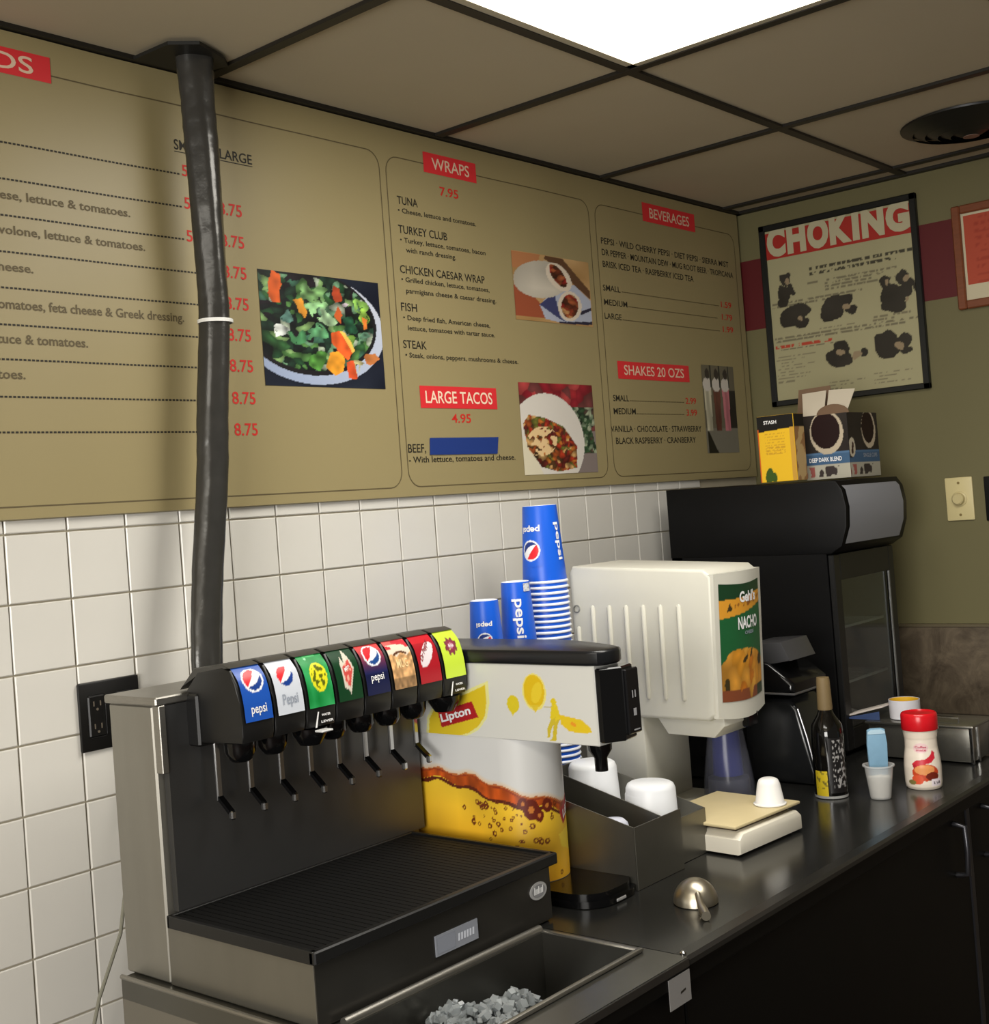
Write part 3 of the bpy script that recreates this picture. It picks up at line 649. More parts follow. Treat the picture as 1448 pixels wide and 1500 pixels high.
def L6(U, V):
    img = base(U, (228, 210, 190)); img[V > .84] = (226, 100, 96); mm = (V > .74) & (noise(U, V, 4, 9, 2) > .55); img[mm] = (200, 48, 60)
    b = (V < .60+.03*np.sin(U*14)); img[b] = (np.array((206, 160, 110))*(.7+.6*noise(U, V, 12, 16, 7)[..., None]))[b]; mm = b & (V < .2); img[mm] = img[mm]*.72
    mm = ell(U, V, .5, .60, .30, .07) & ~ell(U, V, .5, .57, .26, .05); img[mm] = (90, 56, 34); return img
def L7(U, V):
    img = base(U, (168, 26, 38)); img[V > .75] = (196, 30, 42); mm = ell(U, V, .5, .52, .40, .17, .5); img[mm] = (226, 216, 220); return img
def L8(U, V):
    img = base(U, (196, 222, 66)); mm = ell(U, V, .52, .58, .24, .15) & (noise(U, V, 9, 12, 4) > .25); img[mm] = (140, 52, 76)
    for k in range(8):
        a = k*PI/4+.3; img[ell(U, V, .52+.25*math.cos(a), .58+.15*math.sin(a), .05, .05)] = (120, 60, 66)
    mm = ell(U, V, .52, .58, .13, .06); img[mm] = (196, 130, 150); return img
labs = [(L1, [('pepsi', .24, .14, .56, .12)], inkw), (L2, [('Pepsi', .22, .17, .58, .14)], inkg), (L3, [], None), (L4, [('Mtn', .42, .47, .22, .07, .35)], inkw), (L5, [('pepsi', .22, .24, .56, .11)], inkw),
        (L6, [('MUG', .24, .36, .5, .15)], mat('ink_foam', (240, 214, 160), 0.5)), (L7, [('Dr Pepper', .20, .38, .66, .11, .62)], mat('ink_maroon', (140, 24, 34), 0.5)), (L8, [('Brisk', .40, .55, .26, .06)], inkw)]
for k, (fn, txt, tmat) in enumerate(labs):
    x0 = VX0+k*VP; xc = x0+VW/2
    v = MB().prism(prof, 'x', x0, x0+VW, .0025, 2).build('valve', mat('valve_black', (22, 22, 22), 0.36, spec=.5), sf, True)
    bx = MB(); bx.prism([(-.284, 1.304), (-.322, 1.336), (-.386, 1.3420), (-.402, 1.337), (-.330, 1.328)], 'x', x0+.0015, x0+VW-.001, .001); bx.build('valve_cover', mat('valve_grey', (60, 59, 56), 0.4), v, True)
    def LM(off, a=x0+.0045, b=x0+VW-.0025):
        def f(u, vv):
            q = lab_point(min(1, max(0, vv))); q2 = lab_point(min(1, max(0, vv)+.01)) if vv < .99 else lab_point(.99); d = (lab_point(1)-q) if vv < .99 else lab_point(1)-lab_point(.98)
            return (a+(b-a)*u, q[0]-off, q[1]+off*.35)
        return f
    lab = raster('brand_label', fn, LM(.0012), 34, 48, attr_mat('label_print', .3), v)
    if txt: lettering(txt, LM(.0018), tmat, v, 'label_lettering', 0.012)
    if k in (2, 7):
        lettering([('WATER', .45, .62, .36, .13), ('LEVER', .42, .22, .50, .13)], lambda u, vv, a=x0: (a+.004+.048*u, -.4262, 1.234+.024*vv), inkw, v, 'water_lettering', .03)
        flat([[(x0+.012, 1.234), (x0+.0155, 1.234), (x0+.021, 1.256), (x0+.0185, 1.256)]], lambda u, vv: (u, -.4262, vv), inkw, v, 'lever_mark')
        if k == 2: MB().box(x0+.012, x0+.034, -.440, -.4235, 1.2275, 1.2305, .001).build('water_tab', mat('tab_white', (206, 206, 204), 0.4), v)
        MB().lathe([(.016, 1.206), (.026, 1.222), (.027, 1.231)], n=24, c=(xc, -.395, 0)).build('nozzle', black_gloss, v, True)
    else:
        MB().lathe([(.012, 1.203), (.016, 1.206), (.0215, 1.216), (.0225, 1.231)], n=24, c=(xc, -.380, 0)).build('nozzle', black_gloss, v, True)
    lv = MB(); lv.box(xc-.005, xc+.005, -.3275, -.3225, 1.142, 1.232, .0015); lv.build('lever', chrome, v)
    lv = MB(); lv.prism([(-.3235, 1.146), (-.3265, 1.150), (-.352, 1.130), (-.348, 1.126)], 'x', xc-.0045, xc+.0045); lv.build('lever_foot', black_gloss, v)
    MB().box(xc-.0045, xc+.0045, -.356, -.348, 1.118, 1.131, .002).build('lever_tip', chrome, v)
MB().box(VX0-.004, VX0+8*VP, -.330, -.300, 1.225, 1.300, .003).build('valve_manifold', black, sf)

# taped hose bundle rising to the ceiling
pts = [(1.272, -.118, .25), (1.273, -.118, .90), (1.281, -.115, 1.20), (1.289, -.106, 1.324), (1.309, -.096, 1.447), (1.340, -.09, 1.618), (1.352, -.09, 1.733), (1.370, -.09, 1.885), (1.371, -.09, 1.967), (1.370, -.09, 2.085), (1.369, -.09, 2.184), (1.367, -.09, 2.26), (1.366, -.09, 2.338)]
rad = [.025, .026, .027, .0265, .0265, .027, .0275, .0275, .027, .029, .030, .029, .033]
# resample smoothly
P = [np.array(p) for p in pts]; Q = []; Rd = []
for i in range(len(P)-1):
    for f in np.linspace(0, 1, 8, endpoint=False):
        p0, p1, p2, p3 = P[max(i-1, 0)], P[i], P[i+1], P[min(i+2, len(P)-1)]
        Q.append(.5*((2*p1)+(p2-p0)*f+(2*p0-5*p1+4*p2-p3)*f*f+(3*p1-p0-3*p2+p3)*f**3)); Rd.append(rad[i]*(1-f)+rad[i+1]*f)
Q.append(P[-1]); Rd.append(rad[-1])
hb = bmesh.new(); rings = []; rs = random.Random(5)
for k, (q, r) in enumerate(zip(Q, Rd)):
    ring = []; tw = .9+.35*math.sin(k*.07)
    for i in range(36):
        a = 2*PI*i/36
        lump = 1+.07*math.cos(3*(a-tw))+.03*math.cos(5*a+k*.12)+(.012*math.sin(k*1.9+3*math.sin(a)))+rs.uniform(-.008, .008)
        ring.append(hb.verts.new((q[0]+r*lump*math.cos(a)*1.0, q[1]+r*.85*lump*math.sin(a), q[2])))
    rings.append(ring)
for k in range(len(rings)-1):
    for i in range(36): hb.faces.new((rings[k][i], rings[k][(i+1) % 36], rings[k+1][(i+1) % 36], rings[k+1][i]))
hb.faces.new(rings[0][::-1]); hb.faces.new(rings[-1])
ho = thing('hose_bundle', 'thick hose bundle wrapped in glossy black tape running up to the ceiling', 'hose', (0, 0, 0))
t_ = MB(); t_.bm.free(); t_.bm = hb
t_.build('wrapped_hose', mat('duct_tape_black', (62, 61, 58), 0.2, 0.35, .25, 30, .5), ho, True)
m = MB(); m.lathe([(.0285, -.003), (.0300, -.003), (.0300, .003), (.0285, .003)], n=32, cap0=False, cap1=False, c=(0, 0, 0))
m.xf(Matrix.Translation((1.370, -.09, 1.884)) @ Matrix.Diagonal((1.04, .94, 1, 1)))
m.build('zip_tie', mat('white_zip_tie', (225, 225, 220), 0.4), ho, True)
m = MB()
m.prism([(1.285, -.03), (1.41, -.03), (1.43, -.10), (1.40, -.125), (1.33, -.152), (1.29, -.12)], 'z', CZ-.008, CZ-.002); m.build('tape_collar', mat('collar_tape', (26, 26, 24), 0.5), ho)
# cables behind the counter end
cbm = MB(); cbm.tube([(1.20, -.03, 1.19), (1.16, -.05, 1.05), (1.11, -.08, .92), (1.06, -.09, .84), (1.02, -.09, .72), (1.0, -.09, .5), (1.0, -.08, .01)], .003, 8)
tag(cbm.build('power_cable', mat('grey_cable', (120, 118, 104), 0.5), None, True), 'thin grey cable dropping between the tiled wall and the counter end', 'cable')

# ================================================================== TEA DISPENSER
td = thing('tea_dispenser', 'white and yellow iced tea dispenser with black lid behind the soda fountain', 'drink dispenser', (0, 0, 0))
EX0, EX1 = 1.545, 1.670
def roundrect(x0, x1, y0, y1, r, n=6, front=True):
    P = []
    for cx, cy, a0 in ((x1-r, y1-.006, 0), (x0+.006, y1-.006, 90), (x0+r, y0+r, 180), (x1-r, y0+r, 270)):
        if a0 in (0, 90): P.append((x1 if a0 == 0 else x0, y1)); continue
        for k in range(n+1):
            a = math.radians(a0+90*k/n); P.append((cx+r*math.cos(a), cy+r*math.sin(a)))
    return P
rC = (EX1-EX0)/2
MB().prism(roundrect(EX0, EX1, -.560, -.26, rC-.001, 12), 'z', .935, 1.166).build('column', mat('tea_white', (214, 214, 210), 0.35), td, True)
MB().prism([(EX0, -.26), (EX0, -.700), (EX0+.062, -.700), (EX0+.085, -.66), (EX1, -.56), (EX1, -.26)], 'z', 1.165, 1.286, .0015).build('head', mat('tea_white', (214, 214, 210)), td)
MB().prism([(EX1+.004, -.24), (EX0-.008, -.24), (EX0-.008, -.690), (EX0-.002, -.708), (EX0+.014, -.718), (EX0+.040, -.718), (EX0+.058, -.710), (EX0+.072, -.690), (EX0+.092, -.64), (EX1+.004, -.56)], 'z', 1.285, 1.308, .005, 3).build('lid', mat('lid_black', (20, 21, 24), 0.3), td, True)
m = MB(); m.prism([(EX0+.001, -.700), (EX0+.066, -.690), (EX0+.072, -.712), (EX0+.066, -.722), (EX0+.030, -.728), (EX0+.001, -.708)], 'z', 1.170, 1.281, .002)
fbk = m.build('control_face', black_gloss, td)
MB().box(EX0+.034, EX0+.068, -.732, -.715, 1.178, 1.276, .002).build('control_panel', mat('panel_black', (16, 16, 18), 0.25), td)
flat([rect(1.592, 1.600, 1.205, 1.216), rect(1.591, 1.594, 1.232, 1.243), rect(1.598, 1.601, 1.232, 1.243), rect(1.590, 1.606, 1.183, 1.185)], FM(-.7327), mat('ink_dim', (150, 150, 152), .5), td, 'control_marks')
MB().lathe([(.010, 1.120), (.010, 1.140), (.018, 1.152), (.019, 1.168)], n=24, c=(1.583, -.672, 0)).build('nozzle', black_gloss, td, True)
m = MB(); m.prism(roundrect(EX0-.002, EX1+.012, -.672, -.38, .052, 10), 'z', CT+.0148, .925, .003); m.prism(roundrect(EX0+.002, EX1+.006, -.665, -.40, .048, 10), 'z', .925, .9351)
m.build('drip_base', black_gloss, td, True)
MB().box(EX0+.05, EX1-.05, -.70+.0265, -.672, .9168, .9215, .001).build('base_badge', mat('badge_silver', (176, 176, 176)), td)
# side graphics
def side(U, V):   # head, u: y -.26 -> -.70, v: z 1.165 -> 1.286
    img = base(U, (216, 216, 210)); asp = .121/.44
    y = -.26-U*.44; z = 1.165+V*.121
    yel = np.array((226, 202, 40.))
    def E(cy, cz, a, b, ang=0):
        p, q = -(y-cy), z-cz; c, s = math.cos(ang), math.sin(ang); return ((p*c+q*s)/a)**2+((-p*s+q*c)/b)**2 < 1
    def PY(pts): return poly(-y, z, [(-a, b) for a, b in pts])
    lf1 = PY([(-.350, 1.160), (-.355, 1.190), (-.372, 1.213), (-.410, 1.226), (-.445, 1.236), (-.483, 1.251), (-.484, 1.225), (-.478, 1.200), (-.462, 1.182), (-.440, 1.170), (-.415, 1.163)])
    img[PY([(-.344, 1.155), (-.350, 1.192), (-.370, 1.218), (-.445, 1.242), (-.490, 1.258), (-.490, 1.222), (-.482, 1.196), (-.462, 1.176), (-.42, 1.158)])] = (232, 228, 150)
    img[lf1] = (222, 194, 40)
    img[PY([(-.375, 1.202), (-.452, 1.223), (-.464, 1.197), (-.381, 1.176)])] = (172, 30, 34)
    img[E(-.420, 1.279, .014, .012)] = (224, 206, 60)
    img[E(-.5835, 1.243, .0235, .0295)] = (236, 224, 120); img[E(-.583, 1.244, .0205, .0265)] = (224, 188, 28); img[E(-.588, 1.242, .010, .018, -.4)] = (232, 204, 50)
    img[PY([(-.574, 1.222), (-.592, 1.222), (-.583, 1.210)])] = (224, 196, 50)
    img[E(-.539, 1.222, .0125, .0145)] = (220, 200, 40); img[PY([(-.530, 1.213), (-.545, 1.213), (-.537, 1.203)])] = (220, 200, 40)
    img[E(-.620, 1.229, .0055, .006)] = yel; img[PY([(-.616, 1.226), (-.626, 1.226), (-.632, 1.205), (-.622, 1.196), (-.611, 1.203)])] = yel
    img[PY([(-.622, 1.205), (-.612, 1.200), (-.604, 1.185), (-.603, 1.172), (-.608, 1.172), (-.612, 1.186), (-.620, 1.197)])] = (206, 184, 50)
    img[PY([(-.630, 1.203), (-.618, 1.196), (-.613, 1.172), (-.608, 1.168), (-.620, 1.168), (-.624, 1.190)])] = (206, 184, 50)
    img[PY([(-.595, 1.2195), (-.618, 1.222), (-.618, 1.2205), (-.595, 1.2185)])] = (190, 180, 130)
    img[PY([(-.628, 1.210), (-.645, 1.207), (-.672, 1.203), (-.686, 1.192), (-.690, 1.184), (-.665, 1.182), (-.645, 1.185), (-.632, 1.194)])] = (228, 196, 36)
    img[E(-.655, 1.1955, .006, .003, -.3)] = (232, 150, 40)
    return img
raster('side_graphic', side, lambda u, v: (EX0-.0008, -.262-u*.4365, 1.1665+v*.118), 260, 80, printm, td)
lettering([('Lipton', .383-.26+.0, .0, 1, 1)] if False else [('Lipton', 0, 0, .068, .0125, .255)], lambda u, v: (EX0-.0018, -.384-u, 1.186+v), inkw, td, 'logo_lettering', .03)
# column wrap: side, round front
s1 = .262; arc = PI*(rC)
def colmap(off=.0008):
    tot = (.560-rC-.262)+arc
    def f(u, v):
        s = u*tot; flatl = .560-rC-.262; z = .936+v*.2285
        if s < flatl: return (EX0-off, -.262-s, z)
        a = (s-flatl)/rC; return (EX0+rC-(rC+off)*math.cos(a), -.560+rC-(rC+off)*math.sin(a), z)
    return f, tot
cm, tot = colmap()
def colart(U, V):
    y = U*tot+.262; z = .936+V*.2285
    img = base(U, (214, 214, 212)); g = np.clip((z-1.07)/.1, 0, 1)
    surf = 1.108-.0*y; k = np.interp(y, [.26, .33, .45, .52, .60, .72], [1.105, 1.108, 1.100, 1.080, 1.058, 1.04])+.003*np.sin(y*90)
    low = z < k; t = np.clip((k-z)/.14, 0, 1)[..., None]
    ye = np.array((226, 190, 52))*(1-t)+np.array((236, 172, 38))*t
    ye = ye*(.90+.2*noise(U, V, 9, 6, 5)[..., None]); img[low] = ye[low]
    band = low & (z > k-.018-.006*np.sin(y*30)); bt = noise(U, V, 50, 14, 12)
    img[band] = (np.array((176, 76, 24))*(.7+.6*bt[..., None]))[band]
    ln = (np.abs(z-(k-.020-.004*np.sin(y*30))) < .0022+.004*(noise(U, V, 30, 8, 5)-.3)); img[ln] = (92, 36, 20)
    ln = (np.abs(z-k) < .002+.003*(noise(U, V, 60, 8, 9)-.4)); img[ln] = (150, 60, 30)
    glow = (~low) & (z < k+.010); gt = ((k+.010-z)/.010)[..., None]; img[glow] = (img*(1-gt*.5)+np.array((240, 170, 90))*gt*.5)[glow]
    rs2 = np.random.RandomState(4)
    for i in range(60):
        cy = rs2.choice([.44, .475, .53, .57])+rs2.randn()*.018; cz = 1.065-abs(rs2.randn())*.045; r = rs2.uniform(.0016, .0048)
        d = np.sqrt((y-cy)**2+(z-cz)**2); mm = (d < r) & (d > r*.45) & low; img[mm] = (112, 52, 22)
    for cy, cz, r in ((.548, 1.052, .013), (.575, 1.056, .009), (.535, 1.062, .008), (.56, 1.042, .008)):
        d = np.sqrt((y-cy)**2+((z-cz)*.8)**2); mm = d < r; img[mm] = (104, 34, 18); mm = d < r*.35; img[mm] = (200, 120, 50)
    mm = poly(y, z, [(.600, 1.040), (.655, 1.078), (.668, 1.056), (.610, 1.018)]); img[mm] = (170, 30, 34)
    mm = poly(y, z, [(.595, 1.005), (.60, .985), (.64, .97), (.68, .99), (.68, 1.03)]); img[mm] = (232, 200, 60)
    return img
raster('column_graphic', colart, cm, 260, 130, printm, td)
cm2, _t = colmap(.0015)
lettering([('Lipton', .348/tot, .395, .050/tot, .060, .0)], lambda u, v: cm2(u, v+(u*tot-.348)*3.0), inkw, td, 'logo_lettering', .03)
td.location = (0.0, 0.04204, -0.03514); td.scale = (1.023, 1.023, 1.023)
# ================================================================== PAPER CUPS
cup_blue = mat('cup_blue', (20, 92, 214), 0.35); cup_rim = mat('cup_white', (232, 236, 244), 0.4)
def make_cup(label, cat_group, rb, rr, h, graphic=None, full=True):
    """inverted paper cup, origin at its rim"""
    t = thing('paper_cup', label, 'cup', (0, 0, 0), 0, cat_group)
    sl = lambda z: rr-.0015-(rr-.0015-rb)*z/h
    MB().lathe([(sl(.008), .004), (sl(.008), .008), (rb, h-.004), (rb-.0006, h-.001)], n=40, cap0=False, cap1=False).build('cup_wall', cup_blue, t, True)
    m = MB(); m.lathe([(rb-.0006, h-.001), (rb-.0025, h), (rb-.004, h-.006), (.001, h-.006)], n=40, cap0=False); m.build('cup_base', cup_rim, t, True)
    m = MB(); m.lathe([(rr-.003, .0005), (rr, .001), (rr+.0008, .003), (rr-.0005, .0055), (sl(.008), .0062)], n=40, cap0=False, cap1=False); m.build('cup_rim', cup_rim, t, True)
    return t, sl
def cup_art(t, sl, h, ang, wid, z0, z1, kind):
    """printed patch: globe and word on the cup wall; ang: direction of patch centre"""
    def M(off, ):
        def f(u, v):
            z = z0+(z1-z0)*v; r = sl(z)+off; a = ang+(u-.5)*wid/r; return (r*math.cos(a), r*math.sin(a), z)
        return f
    asp = (z1-z0)/wid
    if kind == 'globe':
        def fn(U, V):
            img = base(U, (20, 92, 214)); return globe(img, U, V, .5, .38, .36, asp, True, (16, 50, 130), True)
        raster('globe_print', fn, M(.0006), 44, 60, printm, t)
        f0 = M(.0012)
        lettering([('pepsi', .92, .93, .84, .14, PI)], lambda u, v: f0(u, v), inkw, t, 'cup_lettering', .03)
    else:
        f0 = M(.0012)
        lettering([('pepsi', .22, .98, .96, .62, -PI/2)], lambda u, v: f0(u, v), inkw, t, 'cup_lettering', .02)
VIEW = math.atan2(-1.6, -2.05)   # towards the aisle
def stack(cx, cy, ztop, h, rb, rr, pitch, lab_top, lab_low, group, art, zend=CT):
    t, sl = make_cup(lab_top, group, rb, rr, h); t.location = (cx, cy, ztop-h)
    art(t, sl)
    low, _ = make_cup(lab_low, group, rb, rr, h)
    z = ztop-h-pitch; low.location = (cx, cy, z); z -= pitch
    while z > zend+.004:
        copy_thing(low, (cx+random.uniform(-.0007, .0007), cy, z)); z -= pitch
    return t
d_ = .0
def artL(t, sl):
    cup_art(t, sl, .163, VIEW-.62, .052, .036, .122, 'globe'); cup_art(t, sl, .163, VIEW+.95, .020, .045, .125, 'word')
stack(2.076, -.205, 1.531, .160, .0355, .0475, .0114, 'top blue cola cup of the tallest inverted stack behind the tea machine', 'blue paper cup showing only its white rim inside the tallest inverted stack', 'large cups of the tallest stack', artL)
def artM(t, sl): cup_art(t, sl, .125, VIEW+.18, .030, .018, .098, 'word')
stack(1.967, -.215, 1.384, .130, .0285, .037, .0110, 'blue cup with sideways word and white sticker, top of the middle cup stack', 'medium blue paper cup nested inside the middle stack', 'medium cups of the middle stack', artM)
tt = [o for o in bpy.data.objects if o.get('group', '') == 'medium cups of the middle stack' and 'sideways' in o.get('label', '')][0]
def f_(u, v, sl=lambda z: .037-.0015-(.037-.0015-.0285)*z/.130):
    z = .110+.016*v; r = sl(z)+.0012; a = VIEW+.55+u*.6; return (r*math.cos(a), r*math.sin(a), z)
raster('cup_sticker', lambda U, V: base(U, (205, 208, 214))-60*((noise(U, V, 10, 8, 2) > .6)[..., None]), f_, 12, 8, printm, tt)
def artS(t, sl): cup_art(t, sl, .105, VIEW-.05, .038, .012, .074, 'globe')
stack(1.868, -.215, 1.357, .112, .0275, .036, .0105, 'short blue cup with globe, top of the leftmost and lowest cup stack', 'small blue paper cup nested inside the leftmost stack', 'small cups of the leftmost stack', artS)

# ================================================================== CUP ORGANISER (stepped steel)
og = thing('cup_organizer', 'stepped stainless lid and cup organizer beside the tea dispenser', 'organizer', (0, 0, 0))
org_m = mat('organizer_steel', (120, 118, 110), 0.34, 0.85, .2, 10)
def slope_wall(x, y0, y1, za, zb, t=.002): return MB().prism([(y0, CT), (y1, CT), (y1, zb), (y0, za)], 'x', x, x+t)
slope_wall(1.702, -.41, -.638, 1.055, 1.001).build('side_panel', org_m, og)
slope_wall(1.842, -.36, -.622, 1.048, .978).build('side_panel', org_m, og)
slope_wall(1.945, -.36, -.622, 1.048, .978).build('side_panel', org_m, og)
MB().box(1.702, 1.842, -.640, -.638, CT, 1.001, .0005).build('front_panel', org_m, og)
MB().box(1.842, 1.947, -.624, -.622, CT, .978, .0005).build('front_panel', org_m, og)
MB().box(1.702, 1.947, -.362, -.36, CT, 1.045, .0005).build('rear_panel', org_m, og)
MB().box(1.702, 1.947, -.622, -.36, CT, CT+.003).build('base_plate', org_m, og)
frost = mat('frosted_clear_plastic', (238, 240, 243), 0.35, trans=0.08)
def soft_cup(name, label, x, y, z, rt, rb, h, group=None, tilt=0, mt=None, cat='cup'):
    t = thing(name, label, cat, (x, y, z), 0, group)
    m = MB(); m.lathe([(rb, 0), (rb+.0015, .003), (rb-.0005, .006), (rt+.002, h-.010), (rt-.001, h-.003), (rt-.006, h), (.0015, h)], n=36, cap0=False); m.build('cup_body', mt or frost, t, True)
    m = MB(); m.lathe([(rb+.0002, 0), (rb+.0032, .0012), (rb+.0032, .003), (rb+.001, .0042)], n=36, cap0=False, cap1=False); m.build('cup_rim', mt or frost, t, True)
    if tilt: t.rotation_euler = (tilt, 0, 0)
    return t
for st_, (x, y, z0, n, lt, ll) in enumerate(((1.8945, -.424, CT+.004, 8, 'frosted plastic cup topping the rear stack in the steel organizer', 'frosted plastic cup inside the rear stack of the organizer'),
                                  (1.8945, -.545, CT+.004, 5, 'frosted plastic cup topping the front stack in the steel organizer', 'frosted plastic cup inside the front stack of the organizer'))):
    g = 'cups of the rear organizer stack' if st_ == 0 else 'cups of the front organizer stack'
    a = soft_cup('plastic_cup', lt, x, y, z0+.0095*(n-1), .042, .048, .085, g)
    if st_ == 1: a.rotation_euler = (.02, .02, 0)
    b = soft_cup('plastic_cup', ll, x, y, z0, .042, .048, .085, g)
    for k in range(1, n-1): copy_thing(b, (x, y, z0+.0095*k))
t = thing('plastic_dome', 'pale dome lid lying in the near compartment of the steel organizer', 'lid', (1.765, -.555, CT+.072))
MB().lathe([(.030, 0), (.031, .003), (.026, .006), (.024, .014), (.018, .020), (.002, .022)], n=32, cap0=False).build('dome', mat('lid_white', (206, 208, 222), 0.35), t, True)
for k in range(1, 12): copy_thing(t, (1.765, -.555, CT+.072-.006*k), 'dome lid nested below the top lid in the near organizer compartment')
t['group'] = 'lids in the near organizer compartment'
for o in bpy.data.objects:
    if o.name.startswith('plastic_dome'): o['group'] = 'lids in the near organizer compartment'

# ================================================================== CHEESE DISPENSER
nd = thing('cheese_dispenser', 'tall off-white nacho cheese dispenser with green and orange front panel', 'food dispenser', (0, 0, 0))
NX0, NX1 = 2.130, 2.316
hp = [(-.225, 1.105), (-.225, 1.385), (-.235, 1.399), (-.545, 1.384), (-.562, 1.370), (-.552, 1.105), (-.535, 1.092), (-.24, 1.092)]
MB().prism(hp, 'x', NX0, NX1, .007, 3).build('housing', white_pl, nd, True)
for k, y in enumerate((-.243, -.282, -.323, -.364, -.405, -.445, -.487)):
    zt, zb = (1.275 if k == 0 else 1.318), 1.130
    MB().tube([(NX0+.0005, y, zt), (NX0+.0005, y+.001, zt-.004), (NX0+.0005, y+.004, zb+.004), (NX0+.0005, y+.004, zb)], [.002, .0052, .0052, .003], 10).build('side_rib', white_pl, nd, True)
MB().lathe([(.0085, .004), (.0085, -.0015), (.006, -.0025), (.005, .001), (.002, .001)], n=20, c=(NX0, -.241, 1.311), M=Matrix.Rotation(-PI/2, 3, 'Y') @ Matrix.Diagonal((1, 1, -1))).build('key_lock', mat('lock_grey', (150, 150, 144), 0.3, .6), nd, True)
# bulged front door
def bulge(x): t = (x-NX0)/(NX1-NX0); return -.014*math.sin(PI*min(1, max(0, t)))
def fy(z): return -.5615+(1.35-z)*(.0105/.245)
def FMn(off): return lambda u, v: (u, fy(v)+bulge(u)-off, v)
bm_ = bmesh.new(); g0, g1 = [], []
n_ = 16
for i in range(n_+1):
    x = NX0+.002+(NX1-NX0-.004)*i/n_; zb = 1.098-.010*math.sin(PI*i/n_)
    for z, L in ((zb, g0), (1.374, g1)): L.append((bm_.verts.new((x, fy(z)+bulge(x)-.004, z)), bm_.verts.new((x, -.545, z))))
for i in range(n_):
    a, b, c, d = g0[i], g0[i+1], g1[i], g1[i+1]
    bm_.faces.new((a[0], b[0], d[0], c[0])); bm_.faces.new((a[0], a[1], b[1], b[0])); bm_.faces.new((c[0], d[0], d[1], c[1]))
bm_.faces.new((g0[0][0], g1[0][0], g1[0][1], g0[0][1])); bm_.faces.new((g0[-1][0], g0[-1][1], g1[-1][1], g1[-1][0]))
t_ = MB(); t_.bm.free(); t_.bm = bm_; t_.build('front_door', white_pl, nd, True)
def nacho(U, V):
    img = base(U, (30, 92, 52)); img[V > .78] = (24, 60, 36)
    mm = (V > .70+.10*U) & (V < .86+.05*U); img[mm] = (214, 150, 48); mm &= (np.abs(V-.79-.06*U) < .02) & (U > .3) & (noise(U, V, 24, 30, 2) > .5); img[mm] = (150, 92, 34)
    img[poly(U, V, [(.14, .76), (.26, .78), (.2, .84)])] = (60, 50, 30)
    mm = ell(U, V, .50, .14, .60, .30) | ell(U, V, .35, .36, .25, .08); f = blobs(U, V, np.random.RandomState(6), 40, [(224, 152, 46), (236, 172, 66), (206, 122, 34), (228, 160, 60)], shade=.3); img[mm] = f[mm]
    for p in ((.50, .35, .07, .022, .4), (.66, .39, .05, .02, .8), (.1, .14, .05, .06), (.92, .30, .06, .05)): img[ell(U, V, *p)] = (60, 50, 26)
    mm = (V < .09) & (noise(U, V, 8, 10, 4) > .3); img[mm] = (128, 70, 44); img[(V < .10) & (U > .8)] = (40, 60, 40)
    return img
x0n, x1n = NX0+.013, NX1-.022
Mn = FMn(.0052)
raster('front_graphic', nacho, lambda u, v: Mn(x0n+(x1n-x0n)*u, 1.128-.005*math.sin(PI*u)+(1.350-1.128+.004)*v), 60, 90, printm, nd)
lettering([('Gehl\'s', x0n+.060, 1.314, .066, .019)], FMn(.0064), inkw, nd, 'brand_lettering', .035)
lettering([('NACHO', x0n+.052, 1.262, .078, .022)], FMn(.0064), inkw, nd, 'product_lettering', .03)
lettering([('CHEESE', x0n+.075, 1.250, .036, .006)], FMn(.0064), inkg, nd, 'product_lettering', .02)
# underside spout hood
m = MB(); m.prism([(-.400, 1.094), (-.555, 1.096), (-.555, 1.080), (-.530, 1.056), (-.425, 1.058)], 'x', NX0+.022, NX1-.030, .004, 2); m.build('spout_hood', white_pl, nd, True)
MB().box(NX0+.095, NX0+.135, -.566, -.550, 1.066, 1.096, .003).build('push_button', black_gloss, nd)
m = MB(); m.box(NX0+.010, NX1-.010, -.378, -.228, CT+.012, 1.094, .006, 2); m.build('pedestal', white_pl, nd, True)
MB().box(NX0, NX1, -.50, -.222, CT, CT+.014, .004, 2).build('foot', white_pl, nd, True)
# ================================================================== KITCHEN SCALE + small cup
ks = thing('kitchen_scale', 'low white countertop scale with a tan platform in front of the cheese dispenser', 'scale', (2.042, -.612, CT), math.radians(-4))
sx_, sy_ = .102, .092
m = MB(); m.prism([(-sx_, 0.004), (-sx_, .030), (-sx_+.012, .040), (sx_-.012, .040), (sx_, .030), (sx_, .004)], 'y', -sy_, sy_, .006, 2); m.build('scale_body', mat('scale_white', (220, 214, 198), 0.4), ks, True)
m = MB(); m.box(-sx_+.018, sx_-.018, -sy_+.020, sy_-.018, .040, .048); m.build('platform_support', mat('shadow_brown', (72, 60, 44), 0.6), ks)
m = MB(); m.box(-sx_-.002, sx_+.006, -sy_+.006, sy_+.004, .048, .0535, .0018, 2); m.build('platform', mat('scale_tan', (200, 184, 142), 0.5, var=.05, scale=30), ks, True)
for ax in (-1, 1):
    for ay in (-1, 1): MB().lathe([(.008, 0), (.008, .006)], n=12, c=(ax*.08, ay*.07, 0)).build('foot', black, ks)
a = soft_cup('portion_cup', 'small white portion cup upside down on the tan scale platform', 2.099, -.668, CT+.0535, .0185, .0265, .048, mt=mat('portion_white', (230, 228, 224), .4))
